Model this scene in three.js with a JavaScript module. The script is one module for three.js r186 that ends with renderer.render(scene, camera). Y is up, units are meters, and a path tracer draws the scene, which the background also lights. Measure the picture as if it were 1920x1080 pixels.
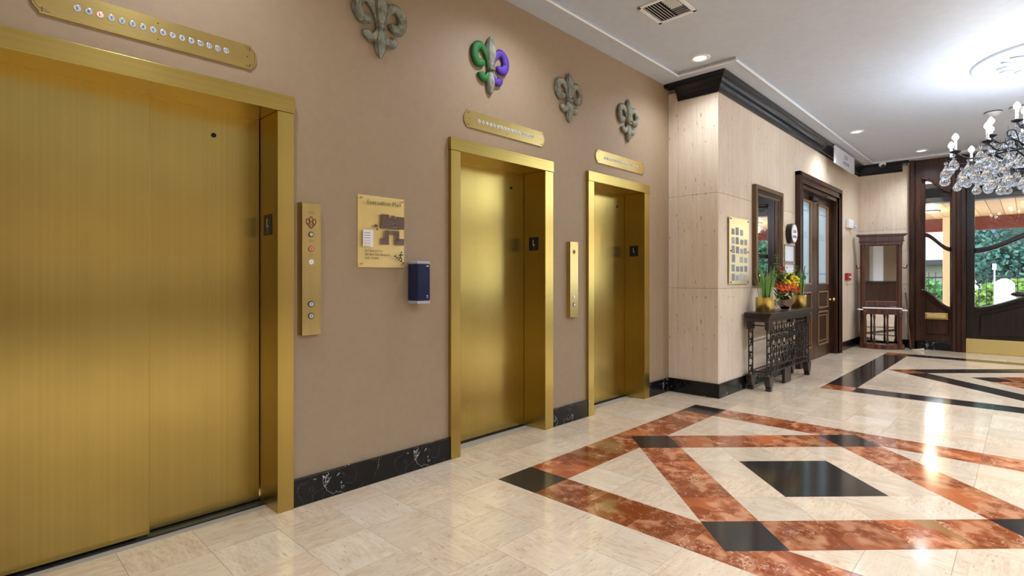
import * as THREE from 'three';
import { RoundedBoxGeometry } from 'three/addons/geometries/RoundedBoxGeometry.js';
import { mergeGeometries } from 'three/addons/utils/BufferGeometryUtils.js';
import { FontLoader } from 'three/addons/loaders/FontLoader.js';
import { TextGeometry } from 'three/addons/geometries/TextGeometry.js';

// ---------------------------------------------------------------- camera, sky, exposure
const scene = new THREE.Scene();
const FOCAL = 1002, YAW = THREE.MathUtils.degToRad(43.97);
const EYE = new THREE.Vector3(0, 1.24, 2.85);
const camera = new THREE.PerspectiveCamera(2 * Math.atan(540 / FOCAL) * 180 / Math.PI, 16 / 9, 0.05, 200);
camera.position.copy(EYE);
camera.lookAt(EYE.x + Math.cos(YAW), EYE.y, EYE.z - Math.sin(YAW));
camera.setViewOffset(1920, 1080, 0, 16.3, 1920, 1080);   // lens shifted: horizon at row 524
scene.background = new THREE.Color().setRGB(4.2, 4.6, 5.0);   // bright overcast sky
const renderer = new THREE.WebGLRenderer();
renderer.toneMapping = THREE.LinearToneMapping;
renderer.toneMappingExposure = 1.3;
renderer.shadowMap.enabled = true;
const DOWNLIGHT_CANDELA = 8, AISLE_CANDELA = 4.5, LOBBY_CANDELA = 38, BULB_CANDELA = .26, LAMP_TINT = [.90, .98, 1.10];

// ---------------------------------------------------------------- small tools
let seed = 7;
const rnd = () => { seed = (seed * 1664525 + 1013904223) >>> 0; return seed / 4294967296; };
const rr = (a, b) => a + (b - a) * rnd();
const V = (x, y, z) => new THREE.Vector3(x, y, z);
const C = (r, g, b) => new THREE.Color().setRGB(r, g, b);
const taken = new Map();
function numbered(name) { const n = taken.get(name) ?? 0; taken.set(name, n + 1); return n ? name + '_' + String(n).padStart(3, '0') : name; }
function part(name, geometry, material, parent) { const m = new THREE.Mesh(geometry, material); m.name = name; parent.add(m); return m; }
function thing(name, label, category, group) {
  const g = new THREE.Group(); g.name = numbered(name); scene.add(g);
  g.userData = { label, category }; if (group) g.userData.group = group;
  return g;
}
function structure(name, label) { const g = new THREE.Group(); g.name = name; g.userData = { kind: 'structure', label, category: name.split('_')[0] }; scene.add(g); return g; }
function base(g, x, y, z) { g.position.set(x, y, z); for (const c of g.children) c.position.sub(V(x, y, z)); return g; }   // parts modelled in room coordinates, group set at the base
// uv in metres from position and normal
function boxUV(geo, offU = 0, offV = 0) {
  const g = geo.index ? geo.toNonIndexed() : geo, p = g.attributes.position, n = g.attributes.normal, uv = new Float32Array(p.count * 2);
  for (let i = 0; i < p.count; i++) {
    const ax = Math.abs(n.getX(i)), ay = Math.abs(n.getY(i)), az = Math.abs(n.getZ(i));
    let u, v;
    if (ax >= ay && ax >= az) { u = p.getZ(i); v = p.getY(i); } else if (ay >= az) { u = p.getX(i); v = p.getZ(i); } else { u = p.getX(i); v = p.getY(i); }
    uv[2 * i] = u + offU; uv[2 * i + 1] = v + offV;
  }
  g.setAttribute('uv', new THREE.BufferAttribute(uv, 2));
  return g;
}
function box(x0, x1, y0, y1, z0, z1, bevel = 0) {
  const w = x1 - x0, h = y1 - y0, d = z1 - z0;
  const g = bevel ? new RoundedBoxGeometry(w, h, d, 1, Math.min(bevel, w / 2.1, h / 2.1, d / 2.1)) : new THREE.BoxGeometry(w, h, d);
  g.translate((x0 + x1) / 2, (y0 + y1) / 2, (z0 + z1) / 2);
  return boxUV(g);
}
const merge = (list) => mergeGeometries(list.map((g) => { const q = g.index ? g.toNonIndexed() : g; for (const k of Object.keys(q.attributes)) if (!['position', 'normal', 'uv'].includes(k)) q.deleteAttribute(k); return q; }));
function extrude(points, depth, bevel = 0, holes = []) {
  const s = points instanceof THREE.Shape ? points : new THREE.Shape(points.map(([x, y]) => new THREE.Vector2(x, y)));
  for (const h of holes) s.holes.push(new THREE.Path(h.map(([x, y]) => new THREE.Vector2(x, y))));
  return new THREE.ExtrudeGeometry(s, { depth, bevelEnabled: bevel > 0, bevelThickness: bevel, bevelSize: bevel, bevelOffset: -bevel, bevelSegments: 1, curveSegments: 10 });
}
// tube along points, radius per point, cross-section squashed along `flat` axis
function sweep(points, radius, sides = 8, squash = 1, axis = V(0, 0, 1), closed = false) {
  const n = points.length, pos = [], idx = [], uv = [];
  for (let i = 0; i < n; i++) {
    const a = points[Math.max(0, i - 1)], b = points[Math.min(n - 1, i + 1)];
    const t = V(0, 0, 0).subVectors(b, a).normalize();
    let s = V(0, 0, 0).crossVectors(axis, t); if (s.lengthSq() < 1e-6) s = V(0, 0, 0).crossVectors(V(1, 0, 0), t);
    s.normalize(); const u = V(0, 0, 0).crossVectors(t, s).normalize();
    const r = typeof radius === 'number' ? radius : radius[i];
    for (let k = 0; k < sides; k++) {
      const q = k / sides * Math.PI * 2, cs = Math.cos(q) * r, sn = Math.sin(q) * r * squash;
      pos.push(points[i].x + s.x * cs + u.x * sn, points[i].y + s.y * cs + u.y * sn, points[i].z + s.z * cs + u.z * sn);
      uv.push(k / sides, i / n);
    }
  }
  for (let i = 0; i < n - 1; i++) for (let k = 0; k < sides; k++) { const a = i * sides + k, b = i * sides + (k + 1) % sides; idx.push(a, b, a + sides, b, b + sides, a + sides); }
  for (const [i, f] of [[0, 1], [n - 1, 0]]) { const c = pos.length / 3; pos.push(points[i].x, points[i].y, points[i].z); uv.push(.5, .5); for (let k = 0; k < sides; k++) { const a = i * sides + k, b = i * sides + (k + 1) % sides; f ? idx.push(c, b, a) : idx.push(c, a, b); } }
  const g = new THREE.BufferGeometry(); g.setAttribute('position', new THREE.Float32BufferAttribute(pos, 3)); g.setAttribute('uv', new THREE.Float32BufferAttribute(uv, 2)); g.setIndex(idx); g.computeVertexNormals();
  return g;
}
const smoothPath = (pts, n) => new THREE.CatmullRomCurve3(pts.map((p) => V(...p))).getPoints(n);
const lathe = (pts, seg = 16) => new THREE.LatheGeometry(pts.map(([r, y]) => new THREE.Vector2(r, y)), seg);
const rod = (x, z, y0, y1, r, seg = 8) => { const g = new THREE.CylinderGeometry(r, r, y1 - y0, seg); g.translate(x, (y0 + y1) / 2, z); return g; };
const rodZ = (x, y, z0, z1, r, seg = 12) => { const g = new THREE.CylinderGeometry(r, r, z1 - z0, seg); g.rotateX(Math.PI / 2); g.translate(x, y, (z0 + z1) / 2); return g; };

// ---------------------------------------------------------------- noise and textures
const HASH = new Float32Array(65536).map(() => rnd());
const hash = (x, y) => HASH[((x * 73 + y * 1619 + ((x * y) & 1023)) & 65535)];
function vnoise(x, y, px, py) {
  const ix = Math.floor(x), iy = Math.floor(y), fx = x - ix, fy = y - iy, u = fx * fx * (3 - 2 * fx), v = fy * fy * (3 - 2 * fy);
  const m = (k, p) => ((k % p) + p) % p, x0 = m(ix, px), x1 = m(ix + 1, px), y0 = m(iy, py), y1 = m(iy + 1, py);
  return (hash(x0, y0) * (1 - u) + hash(x1, y0) * u) * (1 - v) + (hash(x0, y1) * (1 - u) + hash(x1, y1) * u) * v;
}
function fbm(x, y, fx, fy, oct) { let s = 0, a = .5, t = 0; for (let o = 0; o < oct; o++) { s += a * vnoise(x * fx + o * 17.3 * 0, y * fy, fx, fy); t += a; a *= .5; fx *= 2; fy *= 2; } return s / t; }
function texture(size, fn, srgb = true) {
  const d = new Uint8Array(size * size * 4);
  for (let j = 0; j < size; j++) for (let i = 0; i < size; i++) { const c = fn(i / size, j / size), o = (j * size + i) * 4; d[o] = Math.max(0, Math.min(255, c[0])); d[o + 1] = Math.max(0, Math.min(255, c[1])); d[o + 2] = Math.max(0, Math.min(255, c[2])); d[o + 3] = 255; }
  const t = new THREE.DataTexture(d, size, size); t.wrapS = t.wrapT = THREE.RepeatWrapping; t.magFilter = THREE.LinearFilter; if (srgb) t.colorSpace = THREE.SRGBColorSpace; t.needsUpdate = true;
  return t;
}
const per = (t, m) => { const c = t.clone(); c.repeat.set(1 / m[0], 1 / m[1]); c.needsUpdate = true; return c; };   // metres covered by one repeat
const mixc = (a, b, t) => [a[0] + (b[0] - a[0]) * t, a[1] + (b[1] - a[1]) * t, a[2] + (b[2] - a[2]) * t];
const clamp = (x) => Math.max(0, Math.min(1, x)), sst = (a, b, x) => { const t = clamp((x - a) / (b - a)); return t * t * (3 - 2 * t); };

const travTex = texture(1024, (x, y) => {   // vein-cut travertine, bands along u
  const warp = fbm(x, y, 3, 4, 3) * .05, b = fbm(x, y + warp, 7, 46, 4), f = fbm(x, y, 40, 170, 2), c = fbm(x, y, 4, 5, 5);
  let col = mixc([228, 214, 196], [200, 180, 157], sst(.25, .8, b * .32 + f * .3 + c * .38));
  col = mixc(col, [232, 222, 208], sst(.5, .75, c) * .5);
  const pit = fbm(x, y, 40, 150, 3); col = mixc(col, [172, 146, 120], sst(.74, .84, pit) * .55);
  return col;
});
const wallTravTex = texture(1024, (x, y) => {   // travertine cladding, grain upright, small holes
  const warp = fbm(x, y, 4, 3, 3) * .05, b = fbm(x + warp, y, 30, 2, 4), f = fbm(x, y, 150, 8, 3), c = fbm(x, y, 3, 3, 4);
  let col = mixc([236, 225, 211], [221, 206, 188], sst(.3, .75, b * .4 + f * .25 + c * .35));
  const pit = fbm(x, y, 70, 22, 3), sp = fbm(x, y, 5, 3, 2); col = mixc(col, [136, 110, 84], sst(.77, .85, pit) * sst(.5, .68, sp) * .8);
  return col;
});
const redTex = texture(1024, (x, y) => {   // rust-red marble, pale crazing
  const wx = x + fbm(x, y, 5, 5, 4) * .10, wy = y + fbm(y, x, 5, 5, 4) * .10;
  const c = fbm(wx, wy, 4, 4, 5), d = fbm(wx, wy, 14, 14, 4);
  let col = mixc([186, 106, 62], [134, 66, 34], sst(.3, .66, c));
  col = mixc(col, [208, 152, 114], sst(.45, .75, d) * .8);
  col = mixc(col, [150, 118, 72], sst(.62, .78, fbm(wy, wx, 3, 3, 4)) * .8);
  for (const [fr, w, s] of [[4, .012, .6], [7, .012, .5], [13, .014, .45]]) { const v = Math.abs(fbm(wx, wy, fr, fr, 5) - .5); col = mixc(col, [232, 206, 182], (1 - sst(0, w, v)) * s * sst(.4, .62, fbm(x, y, 4, 4, 2))); }
  return col;
});
const blackTex = texture(1024, (x, y) => {   // black marble, sparse white veins
  const wx = x + fbm(x, y, 4, 4, 5) * .16, wy = y + fbm(y, x, 4, 4, 5) * .16;
  let col = mixc([8, 8, 10], [26, 25, 27], fbm(x, y, 9, 9, 4));
  const v = Math.abs(fbm(wx, wy, 3, 3, 6) - .5); col = mixc(col, [205, 205, 202], (1 - sst(0, .007, v)) * .9 * sst(.3, .5, fbm(x, y, 5, 5, 2)));
  const v2 = Math.abs(fbm(wy, wx, 6, 6, 6) - .5); col = mixc(col, [130, 130, 130], (1 - sst(0, .012, v2)) * .6 * sst(.4, .55, fbm(y, x, 6, 6, 2)));
  return col;
});
const slateTex = texture(512, (x, y) => { const v = Math.abs(fbm(x + .1 * fbm(x, y, 4, 4, 3), y, 5, 5, 3) - .5); return mixc(mixc([50, 47, 45], [66, 62, 59], fbm(x, y, 8, 8, 5)), [120, 116, 112], (1 - sst(0, .008, v)) * .35 * sst(.55, .7, fbm(x, y, 3, 3, 2))); });
const brushTex = texture(1024, (x, y) => { const s = vnoise(x * 150, y, 150, 1), c = fbm(x, y, 3, 3, 3), k = 226 + (s - .5) * 8 + (c - .5) * 26 + (rnd() - .5) * 2; return [k, k * (.985 + .02 * c), k * .96]; });
const paintTex = texture(512, (x, y) => { const k = 246 + (fbm(x, y, 60, 60, 3) - .5) * 10 + (fbm(x, y, 3, 3, 3) - .5) * 8; return [k, k, k]; });
const paintBump = texture(256, (x, y) => { const k = 128 + (fbm(x, y, 60, 60, 3) - .5) * 160; return [k, k, k]; }, false);
const woodTex = texture(512, (x, y) => { const w = fbm(x, y, 3, 2, 3) * .2, g = fbm(x + w, y, 26, 2, 4), f = fbm(x, y, 120, 5, 2); return mixc([255, 240, 226], [150, 128, 112], sst(.3, .75, g * .7 + f * .3)); });
const patinaTex = texture(256, (x, y) => mixc(mixc([172, 166, 142], [122, 118, 100], sst(.35, .65, fbm(x, y, 6, 6, 4))), [150, 160, 142], sst(.5, .7, fbm(y, x, 5, 5, 4)) * .8));
const patinaBump = texture(256, (x, y) => { const k = 255 * fbm(x, y, 26, 8, 3); return [k, k, k]; }, false);

const std = (o) => new THREE.MeshStandardMaterial(o), phy = (o) => new THREE.MeshPhysicalMaterial(o);
const M = {};
// brass: grain runs along one axis, so highlights spread across it
const brass = (turn, rough, col = [.69, .525, .17]) => phy({ color: C(...col), metalness: 1, roughness: rough * .48, map: per(brushTex, [1.2, 1.2]), anisotropy: .55, anisotropyRotation: turn });
M.brassDoor = brass(0, .57, [.66, .51, .17]); M.brassJamb = brass(0, .58); M.brassJamb.anisotropy = 0;
M.brassHeader = (() => { const m = brass(Math.PI / 2, .62); m.map = m.map.clone(); m.map.rotation = Math.PI / 2; return m; })();
M.brassPlate = (() => { const m = brass(Math.PI / 2, .52, [.84, .65, .26]); m.map = m.map.clone(); m.map.rotation = Math.PI / 2; return m; })();
M.brassPanel = brass(0, .6, [.78, .62, .28]);
M.brassSign = phy({ color: C(.80, .62, .24), metalness: .85, roughness: .42 });
M.brassPot = std({ color: C(.70, .52, .16), metalness: 1, roughness: .3 });
M.brassPlain = std({ color: C(.75, .55, .2), metalness: 1, roughness: .25 });
M.etch = std({ color: C(.05, .03, .01), roughness: .6 });
M.wallPaint = std({ color: C(.372, .268, .166), map: per(paintTex, [2, 2]), bumpMap: per(paintBump, [.5, .5]), bumpScale: .0006, roughness: .62 });
M.ceiling = std({ color: C(.575, .62, .69), map: per(paintTex, [3, 3]), roughness: .55 });
M.white = std({ color: C(.82, .82, .82), roughness: .4 });
const travTones = [[1, 1, 1], [.94, .91, .88], [1.0, .965, .92], [.90, .88, .86]];
const gloss = { roughness: .11, ior: 1.5, specularIntensity: .8 };
M.trav = travTones.map((t) => phy({ color: C(t[0] * .91, t[1] * .865, t[2] * .80), map: per(travTex, [1.25, 1.25]), ...gloss }));
M.red = [[1, 1, 1], [.86, .84, .82], [1.12, 1.05, 1.0]].map((t) => phy({ color: C(...t.map((x) => x * .88)), map: per(redTex, [1.1, 1.1]), ...gloss }));
M.slate = phy({ color: C(.55, .55, .55), map: per(slateTex, [.9, .9]), ...gloss });
M.grout = std({ color: C(.36, .32, .27), roughness: .8 });
M.black = phy({ color: C(.95, .95, .95), map: per(blackTex, [.62, .62]), roughness: .16, specularIntensity: .7 });
M.wallTrav = [[1, 1, 1], [.95, .94, .93], [1.0, .98, .95]].map((t) => std({ color: C(t[0] * .93, t[1] * .875, t[2] * .80), map: per(wallTravTex, [1.1, 1.1]), roughness: .38 }));
M.crown = phy({ color: C(.008, .009, .013), roughness: .2, specularIntensity: .75 });
const wood = (c, r = .32) => phy({ color: C(...c), map: per(woodTex, [.5, 1.2]), roughness: r });
M.mahogany = wood([.062, .026, .016], .28); M.walnut = wood([.072, .033, .02], .3); M.ebony = wood([.018, .014, .013], .3); M.oak = wood([.15, .062, .035], .36); M.tableWood = wood([.035, .022, .018], .3);
M.gilt = std({ color: C(.15, .085, .035), roughness: .4, metalness: .35 });
M.giltLine = std({ color: C(.30, .17, .075), roughness: .4, metalness: .3 });
M.iron = std({ color: C(.03, .022, .018), roughness: .45, metalness: .5 });
M.glass = phy({ color: C(1, 1, 1), transmission: 1, roughness: 0, ior: 1.5, thickness: 0 });
M.frosted = phy({ color: C(.52, .72, .82), roughness: .35, transmission: .25, thickness: 0 });
M.mirror = std({ color: C(.9, .9, .9), metalness: 1, roughness: .02 });
M.darkMetal = std({ color: C(.02, .02, .022), roughness: .4, metalness: .6 });
M.blackPlastic = std({ color: C(.008, .008, .01), roughness: .3 });
M.ink = std({ color: C(.015, .014, .013), roughness: .6 });
M.chrome = std({ color: C(.75, .75, .77), metalness: 1, roughness: .2 });
M.lens = std({ color: C(.52, .57, .64), roughness: .25 });
M.blueInk = std({ color: C(.03, .06, .2), roughness: .5 });
M.patina = std({ color: C(.8, .8, .8), map: per(patinaTex, [.2, .2]), bumpMap: per(patinaBump, [.1, .1]), bumpScale: .003, roughness: .75 });
M.green = std({ color: C(.006, .15, .018), bumpMap: per(patinaBump, [.1, .1]), bumpScale: .002, roughness: .6 });
M.purple = std({ color: C(.075, .02, .34), bumpMap: per(patinaBump, [.1, .1]), bumpScale: .002, roughness: .6 });

const font = await new FontLoader().loadAsync('fonts/droid/droid_sans_bold.typeface.json');
const fontR = await new FontLoader().loadAsync('fonts/droid/droid_sans_regular.typeface.json');
function text(str, size, depth, f = font, center = true) {
  const g = new TextGeometry(str, { font: f, size, depth, curveSegments: 3, bevelEnabled: false }); g.computeBoundingBox();
  if (center) g.translate(-(g.boundingBox.max.x + g.boundingBox.min.x) / 2, -size / 2, 0);
  return g;
}
const moved = (g, x, y, z) => g.translate(x, y, z);

// ---------------------------------------------------------------- floor: inlaid stone, every piece cut and laid
const X0 = -5, X1 = 11.93, ZW = -0.03, Z1 = 10.8, YC = 3.415, YB = 3.38, XP = 5.5, ZP = 0.53;
const T = 0.3048;
{
  const floor = structure('floor', 'polished travertine floor inlaid with red and black marble');
  part('grout_bed', box(X0 - .2, X1 + .05, -.2, -.003, ZW - .3, Z1 + .2), M.grout, floor);
  const clip = (poly, ax, ay, bx, by) => {   // keep what lies left of a -> b
    const out = [], side = (p) => (bx - ax) * (p[1] - ay) - (by - ay) * (p[0] - ax);
    for (let i = 0; i < poly.length; i++) { const p = poly[i], q = poly[(i + 1) % poly.length], sp = side(p), sq = side(q); if (sp >= 0) out.push(p); if ((sp > 1e-9 && sq < -1e-9) || (sp < -1e-9 && sq > 1e-9)) { const t = sp / (sp - sq); out.push([p[0] + (q[0] - p[0]) * t, p[1] + (q[1] - p[1]) * t]); } }
    return out;
  };
  const area = (p) => { let s = 0; for (let i = 0; i < p.length; i++) { const a = p[i], b = p[(i + 1) % p.length]; s += a[0] * b[1] - b[0] * a[1]; } return s / 2; };
  const inside = (poly, conv) => { let r = poly; for (let i = 0; i < conv.length && r.length; i++) { const a = conv[i], b = conv[(i + 1) % conv.length]; r = clip(r, a[0], a[1], b[0], b[1]); } return r; };
  const minus = (polys, conv) => polys.flatMap((poly) => {
    if (Math.abs(area(inside(poly, conv))) < 1e-5) return [poly];
    const out = []; let rest = poly;
    for (let i = 0; i < conv.length && rest.length; i++) { const a = conv[i], b = conv[(i + 1) % conv.length]; const o = clip(rest, b[0], b[1], a[0], a[1]); if (o.length > 2 && Math.abs(area(o)) > 2e-5) out.push(o); rest = clip(rest, a[0], a[1], b[0], b[1]); }
    return out;
  });
  const rect = (x0, z0, x1, z1) => [[x0, z0], [x1, z0], [x1, z1], [x0, z1]];
  const diamond = (cx, cz, r) => [[cx - r, cz], [cx, cz - r], [cx + r, cz], [cx, cz + r]];
  const pieces = [];   // { polys, mat, turn }
  const put = (polys, mat, turn) => { polys = polys.filter((p) => p.length > 2 && Math.abs(area(p)) > 2e-5); if (polys.length) pieces.push({ polys, mat, turn }); };
  const trav = () => M.trav[Math.floor(rnd() * 4)], red = () => M.red[Math.floor(rnd() * 3)];
  const ax = 2.325, az = 0.486, aw = 9 * T, acx = ax + aw / 2, acz = az + aw / 2, RS = .299, RA = 3 * RS * Math.SQRT2;
  const bx = 6.83, bz = 1.14, bw = 4.1, bcx = bx + bw / 2, bcz = bz + bw / 2, BW = .31, RB = 1.72;
  const sqA = rect(ax, az, ax + aw, az + aw), sqB = rect(bx, bz, bx + bw, bz + bw), dA = diamond(acx, acz, RA), dB = diamond(bcx, bcz, RB);
  // recesses under the lift thresholds are covered by the threshold strips
  for (let i = -24; i < 32; i++) for (let j = -1; j < 36; j++) {
    const x = ax + i * T, z = 0.1812 + j * T, t = inside(rect(x, z, x + T, z + T), rect(X0, ZW - .14, X1, Z1));
    if (t.length < 3) continue;
    const turn = (i + j) & 1;
    if (x + T / 2 > ax && x + T / 2 < ax + aw && z + T / 2 > az && z + T / 2 < az + aw) {
      const k = Math.round((x - ax) / T), l = Math.round((z - az) / T), edge = (k === 0 || k === 8 ? 1 : 0) + (l === 0 || l === 8 ? 1 : 0);
      put(minus([t], dA), edge === 2 ? M.slate : edge ? red() : trav(), edge ? (l === 0 || l === 8 ? 0 : 1) : turn);
    } else put(minus([t], sqB), trav(), turn);
  }
  const rot = (u, v, cx, cz) => [cx + (u - v) * Math.SQRT1_2, cz + (u + v) * Math.SQRT1_2];
  for (let i = 0; i < 6; i++) for (let j = 0; j < 6; j++) {
    const ring = Math.min(i, j, 5 - i, 5 - j); if (ring === 2 && (i !== 2 || j !== 2)) continue;
    const n = ring === 2 ? 2 : 1, u = (i - 3) * RS, v = (j - 3) * RS, corner = (i === 0 || i === 5) && (j === 0 || j === 5);
    put([[rot(u, v, acx, acz), rot(u + n * RS, v, acx, acz), rot(u + n * RS, v + n * RS, acx, acz), rot(u, v + n * RS, acx, acz)]], ring === 2 || corner ? M.slate : ring === 1 ? M.trav[(i * 3 + j) % 4] : red(), (i + j) & 1);
  }
  // the far inlay: black border, red corners, black diamond band round a red field
  const bi = rect(bx + BW, bz + BW, bx + bw - BW, bz + bw - BW), nb = 6, bl = (bw - 2 * BW) / nb;
  for (const [cx, cz] of [[bx, bz], [bx + bw - BW, bz], [bx, bz + bw - BW], [bx + bw - BW, bz + bw - BW]]) put([rect(cx, cz, cx + BW, cz + BW)], red(), 0);
  for (let k = 0; k < nb; k++) { const a = BW + k * bl, b = a + bl; put([rect(bx + a, bz, bx + b, bz + BW)], M.slate, 0); put([rect(bx + a, bz + bw - BW, bx + b, bz + bw)], M.slate, 0); put([rect(bx, bz + a, bx + BW, bz + b)], M.slate, 1); put([rect(bx + bw - BW, bz + a, bx + bw, bz + b)], M.slate, 1); }
  for (let i = 0; i < 12; i++) for (let j = 0; j < 12; j++) { const x = bx + BW + i * T, z = bz + BW + j * T, t = inside(rect(x, z, x + T, z + T), bi); if (t.length > 2) put(minus([t], dB), trav(), (i + j) & 1); }
  const hb = RB / Math.SQRT2, q = .30, nq = 7, ql = (2 * hb - 2 * q) / nq, R = (u0, v0, u1, v1) => [rot(u0, v0, bcx, bcz), rot(u1, v0, bcx, bcz), rot(u1, v1, bcx, bcz), rot(u0, v1, bcx, bcz)];
  for (const [u, v] of [[-hb, -hb], [hb - q, -hb], [-hb, hb - q], [hb - q, hb - q]]) put([R(u, v, u + q, v + q)], red(), 0);
  for (let k = 0; k < nq; k++) { const a = -hb + q + k * ql, b = a + ql; put([R(a, -hb, b, -hb + q)], M.slate, 0); put([R(a, hb - q, b, hb)], M.slate, 0); put([R(-hb, a, -hb + q, b)], M.slate, 1); put([R(hb - q, a, hb, b)], M.slate, 1); }
  const hr = .61, w2 = hb - q;
  for (let i = 0; i < 6; i++) for (let j = 0; j < 6; j++) { const s = 2 * w2 / 6, t = R(-w2 + i * s, -w2 + j * s, -w2 + (i + 1) * s, -w2 + (j + 1) * s); put(minus([t], R(-hr, -hr, hr, hr)), trav(), (i + j) & 1); }
  for (let i = 0; i < 4; i++) for (let j = 0; j < 4; j++) { const s = hr / 2; put([R(-hr + i * s, -hr + j * s, -hr + (i + 1) * s, -hr + (j + 1) * s)], i === j ? M.slate : red(), (i + j) & 1); }
  // each piece: flat top 0.7 mm short of its joint, sides 3 mm deep
  const inset = .0007, fwd = V(Math.cos(YAW), 0, -Math.sin(YAW)), rgt = V(Math.sin(YAW), 0, Math.cos(YAW));
  for (const pc of pieces) {
    const pos = [], nor = [], uv = [], idx = [], ou = rnd() * 7, ov = rnd() * 7, lift = (rnd() - .5) * .0003; let seenArea = 0;
    for (let poly of pc.polys) {
      if (area(poly) < 0) poly = poly.slice().reverse();
      let s = poly;
      for (let i = 0; i < poly.length; i++) { const a = poly[i], b = poly[(i + 1) % poly.length], dx = b[0] - a[0], dz = b[1] - a[1], l = Math.hypot(dx, dz); if (l < 1e-6) continue; const nx = -dz / l * inset, nz = dx / l * inset; s = clip(s, a[0] + nx, a[1] + nz, b[0] + nx, b[1] + nz); }
      if (s.length < 3) continue;
      const o = pos.length / 3, UV = (p) => pc.turn ? [p[1] + ou, p[0] + ov] : [p[0] + ou, p[1] + ov];
      for (const p of s) { pos.push(p[0], lift, p[1]); nor.push(0, 1, 0); uv.push(...UV(p)); }
      for (let i = 1; i < s.length - 1; i++) idx.push(o, o + i + 1, o + i);
      for (let i = 0; i < s.length; i++) { const a = s[i], b = s[(i + 1) % s.length], l = Math.hypot(b[0] - a[0], b[1] - a[1]) || 1, nx = (b[1] - a[1]) / l, nz = -(b[0] - a[0]) / l, k = pos.length / 3; for (const [p, y] of [[a, lift], [b, lift], [b, -.003], [a, -.003]]) { pos.push(p[0], y, p[1]); nor.push(nx, 0, nz); uv.push(...UV(p)); } idx.push(k, k + 1, k + 2, k, k + 2, k + 3); }
      const scr = s.map((p) => { const d = V(p[0] - EYE.x, -EYE.y, p[1] - EYE.z), dep = d.dot(fwd); return dep > .3 ? [960 + FOCAL * d.dot(rgt) / dep, 523.7 + FOCAL * EYE.y / dep] : null; });
      if (scr.every((p) => p)) seenArea += Math.abs(area(inside(area(scr) < 0 ? scr.reverse() : scr, [[0, 0], [1920, 0], [1920, 1080], [0, 1080]])) || 0);
    }
    const g = new THREE.BufferGeometry(); g.setAttribute('position', new THREE.Float32BufferAttribute(pos, 3)); g.setAttribute('normal', new THREE.Float32BufferAttribute(nor, 3)); g.setAttribute('uv', new THREE.Float32BufferAttribute(uv, 2)); g.setIndex(idx);
    pc.geo = g; pc.seen = seenArea;
  }
  const live = pieces.filter((p) => p.geo.attributes.position.count).sort((a, b) => b.seen - a.seen);
  for (const p of live.slice(0, 300)) part('tile', p.geo, p.mat, floor);
  const rest = new Map(); for (const p of live.slice(300)) rest.set(p.mat, [...(rest.get(p.mat) ?? []), p.geo]);
  const mats = [...rest.keys()], merged = mergeGeometries(mats.map((m) => merge(rest.get(m))), true);
  const far = part('distant_tiles', merged, mats, floor); far.userData.kind = 'stuff';
}

// ---------------------------------------------------------------- walls
const LIFTS = [   // outer left, inner left, inner right, outer right
  [-.01, .078, 1.172, 1.259], [2.352, 2.438, 3.349, 3.452], [3.951, 4.037, 4.931, 5.03],
];
const HIN = 2.134, HOUT = 2.222, DOORZ = -.24;
{
  const w = structure('wall_left', 'taupe painted wall with three lift openings');
  const g = []; let x = X0 - .2;
  for (const [a, , , d] of LIFTS) { g.push(box(x, a, 0, YC, ZW - .3, ZW)); g.push(box(a, d, HOUT - .01, YC, ZW - .3, ZW)); x = d; }
  g.push(box(x, XP + .1, 0, YC, ZW - .3, ZW));
  part('plaster', merge(g), M.wallPaint, w);
  part('shaft_backing', box(-.1, 5.2, 0, 2.4, -.5, -.4), M.ebony, w);
}
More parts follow.
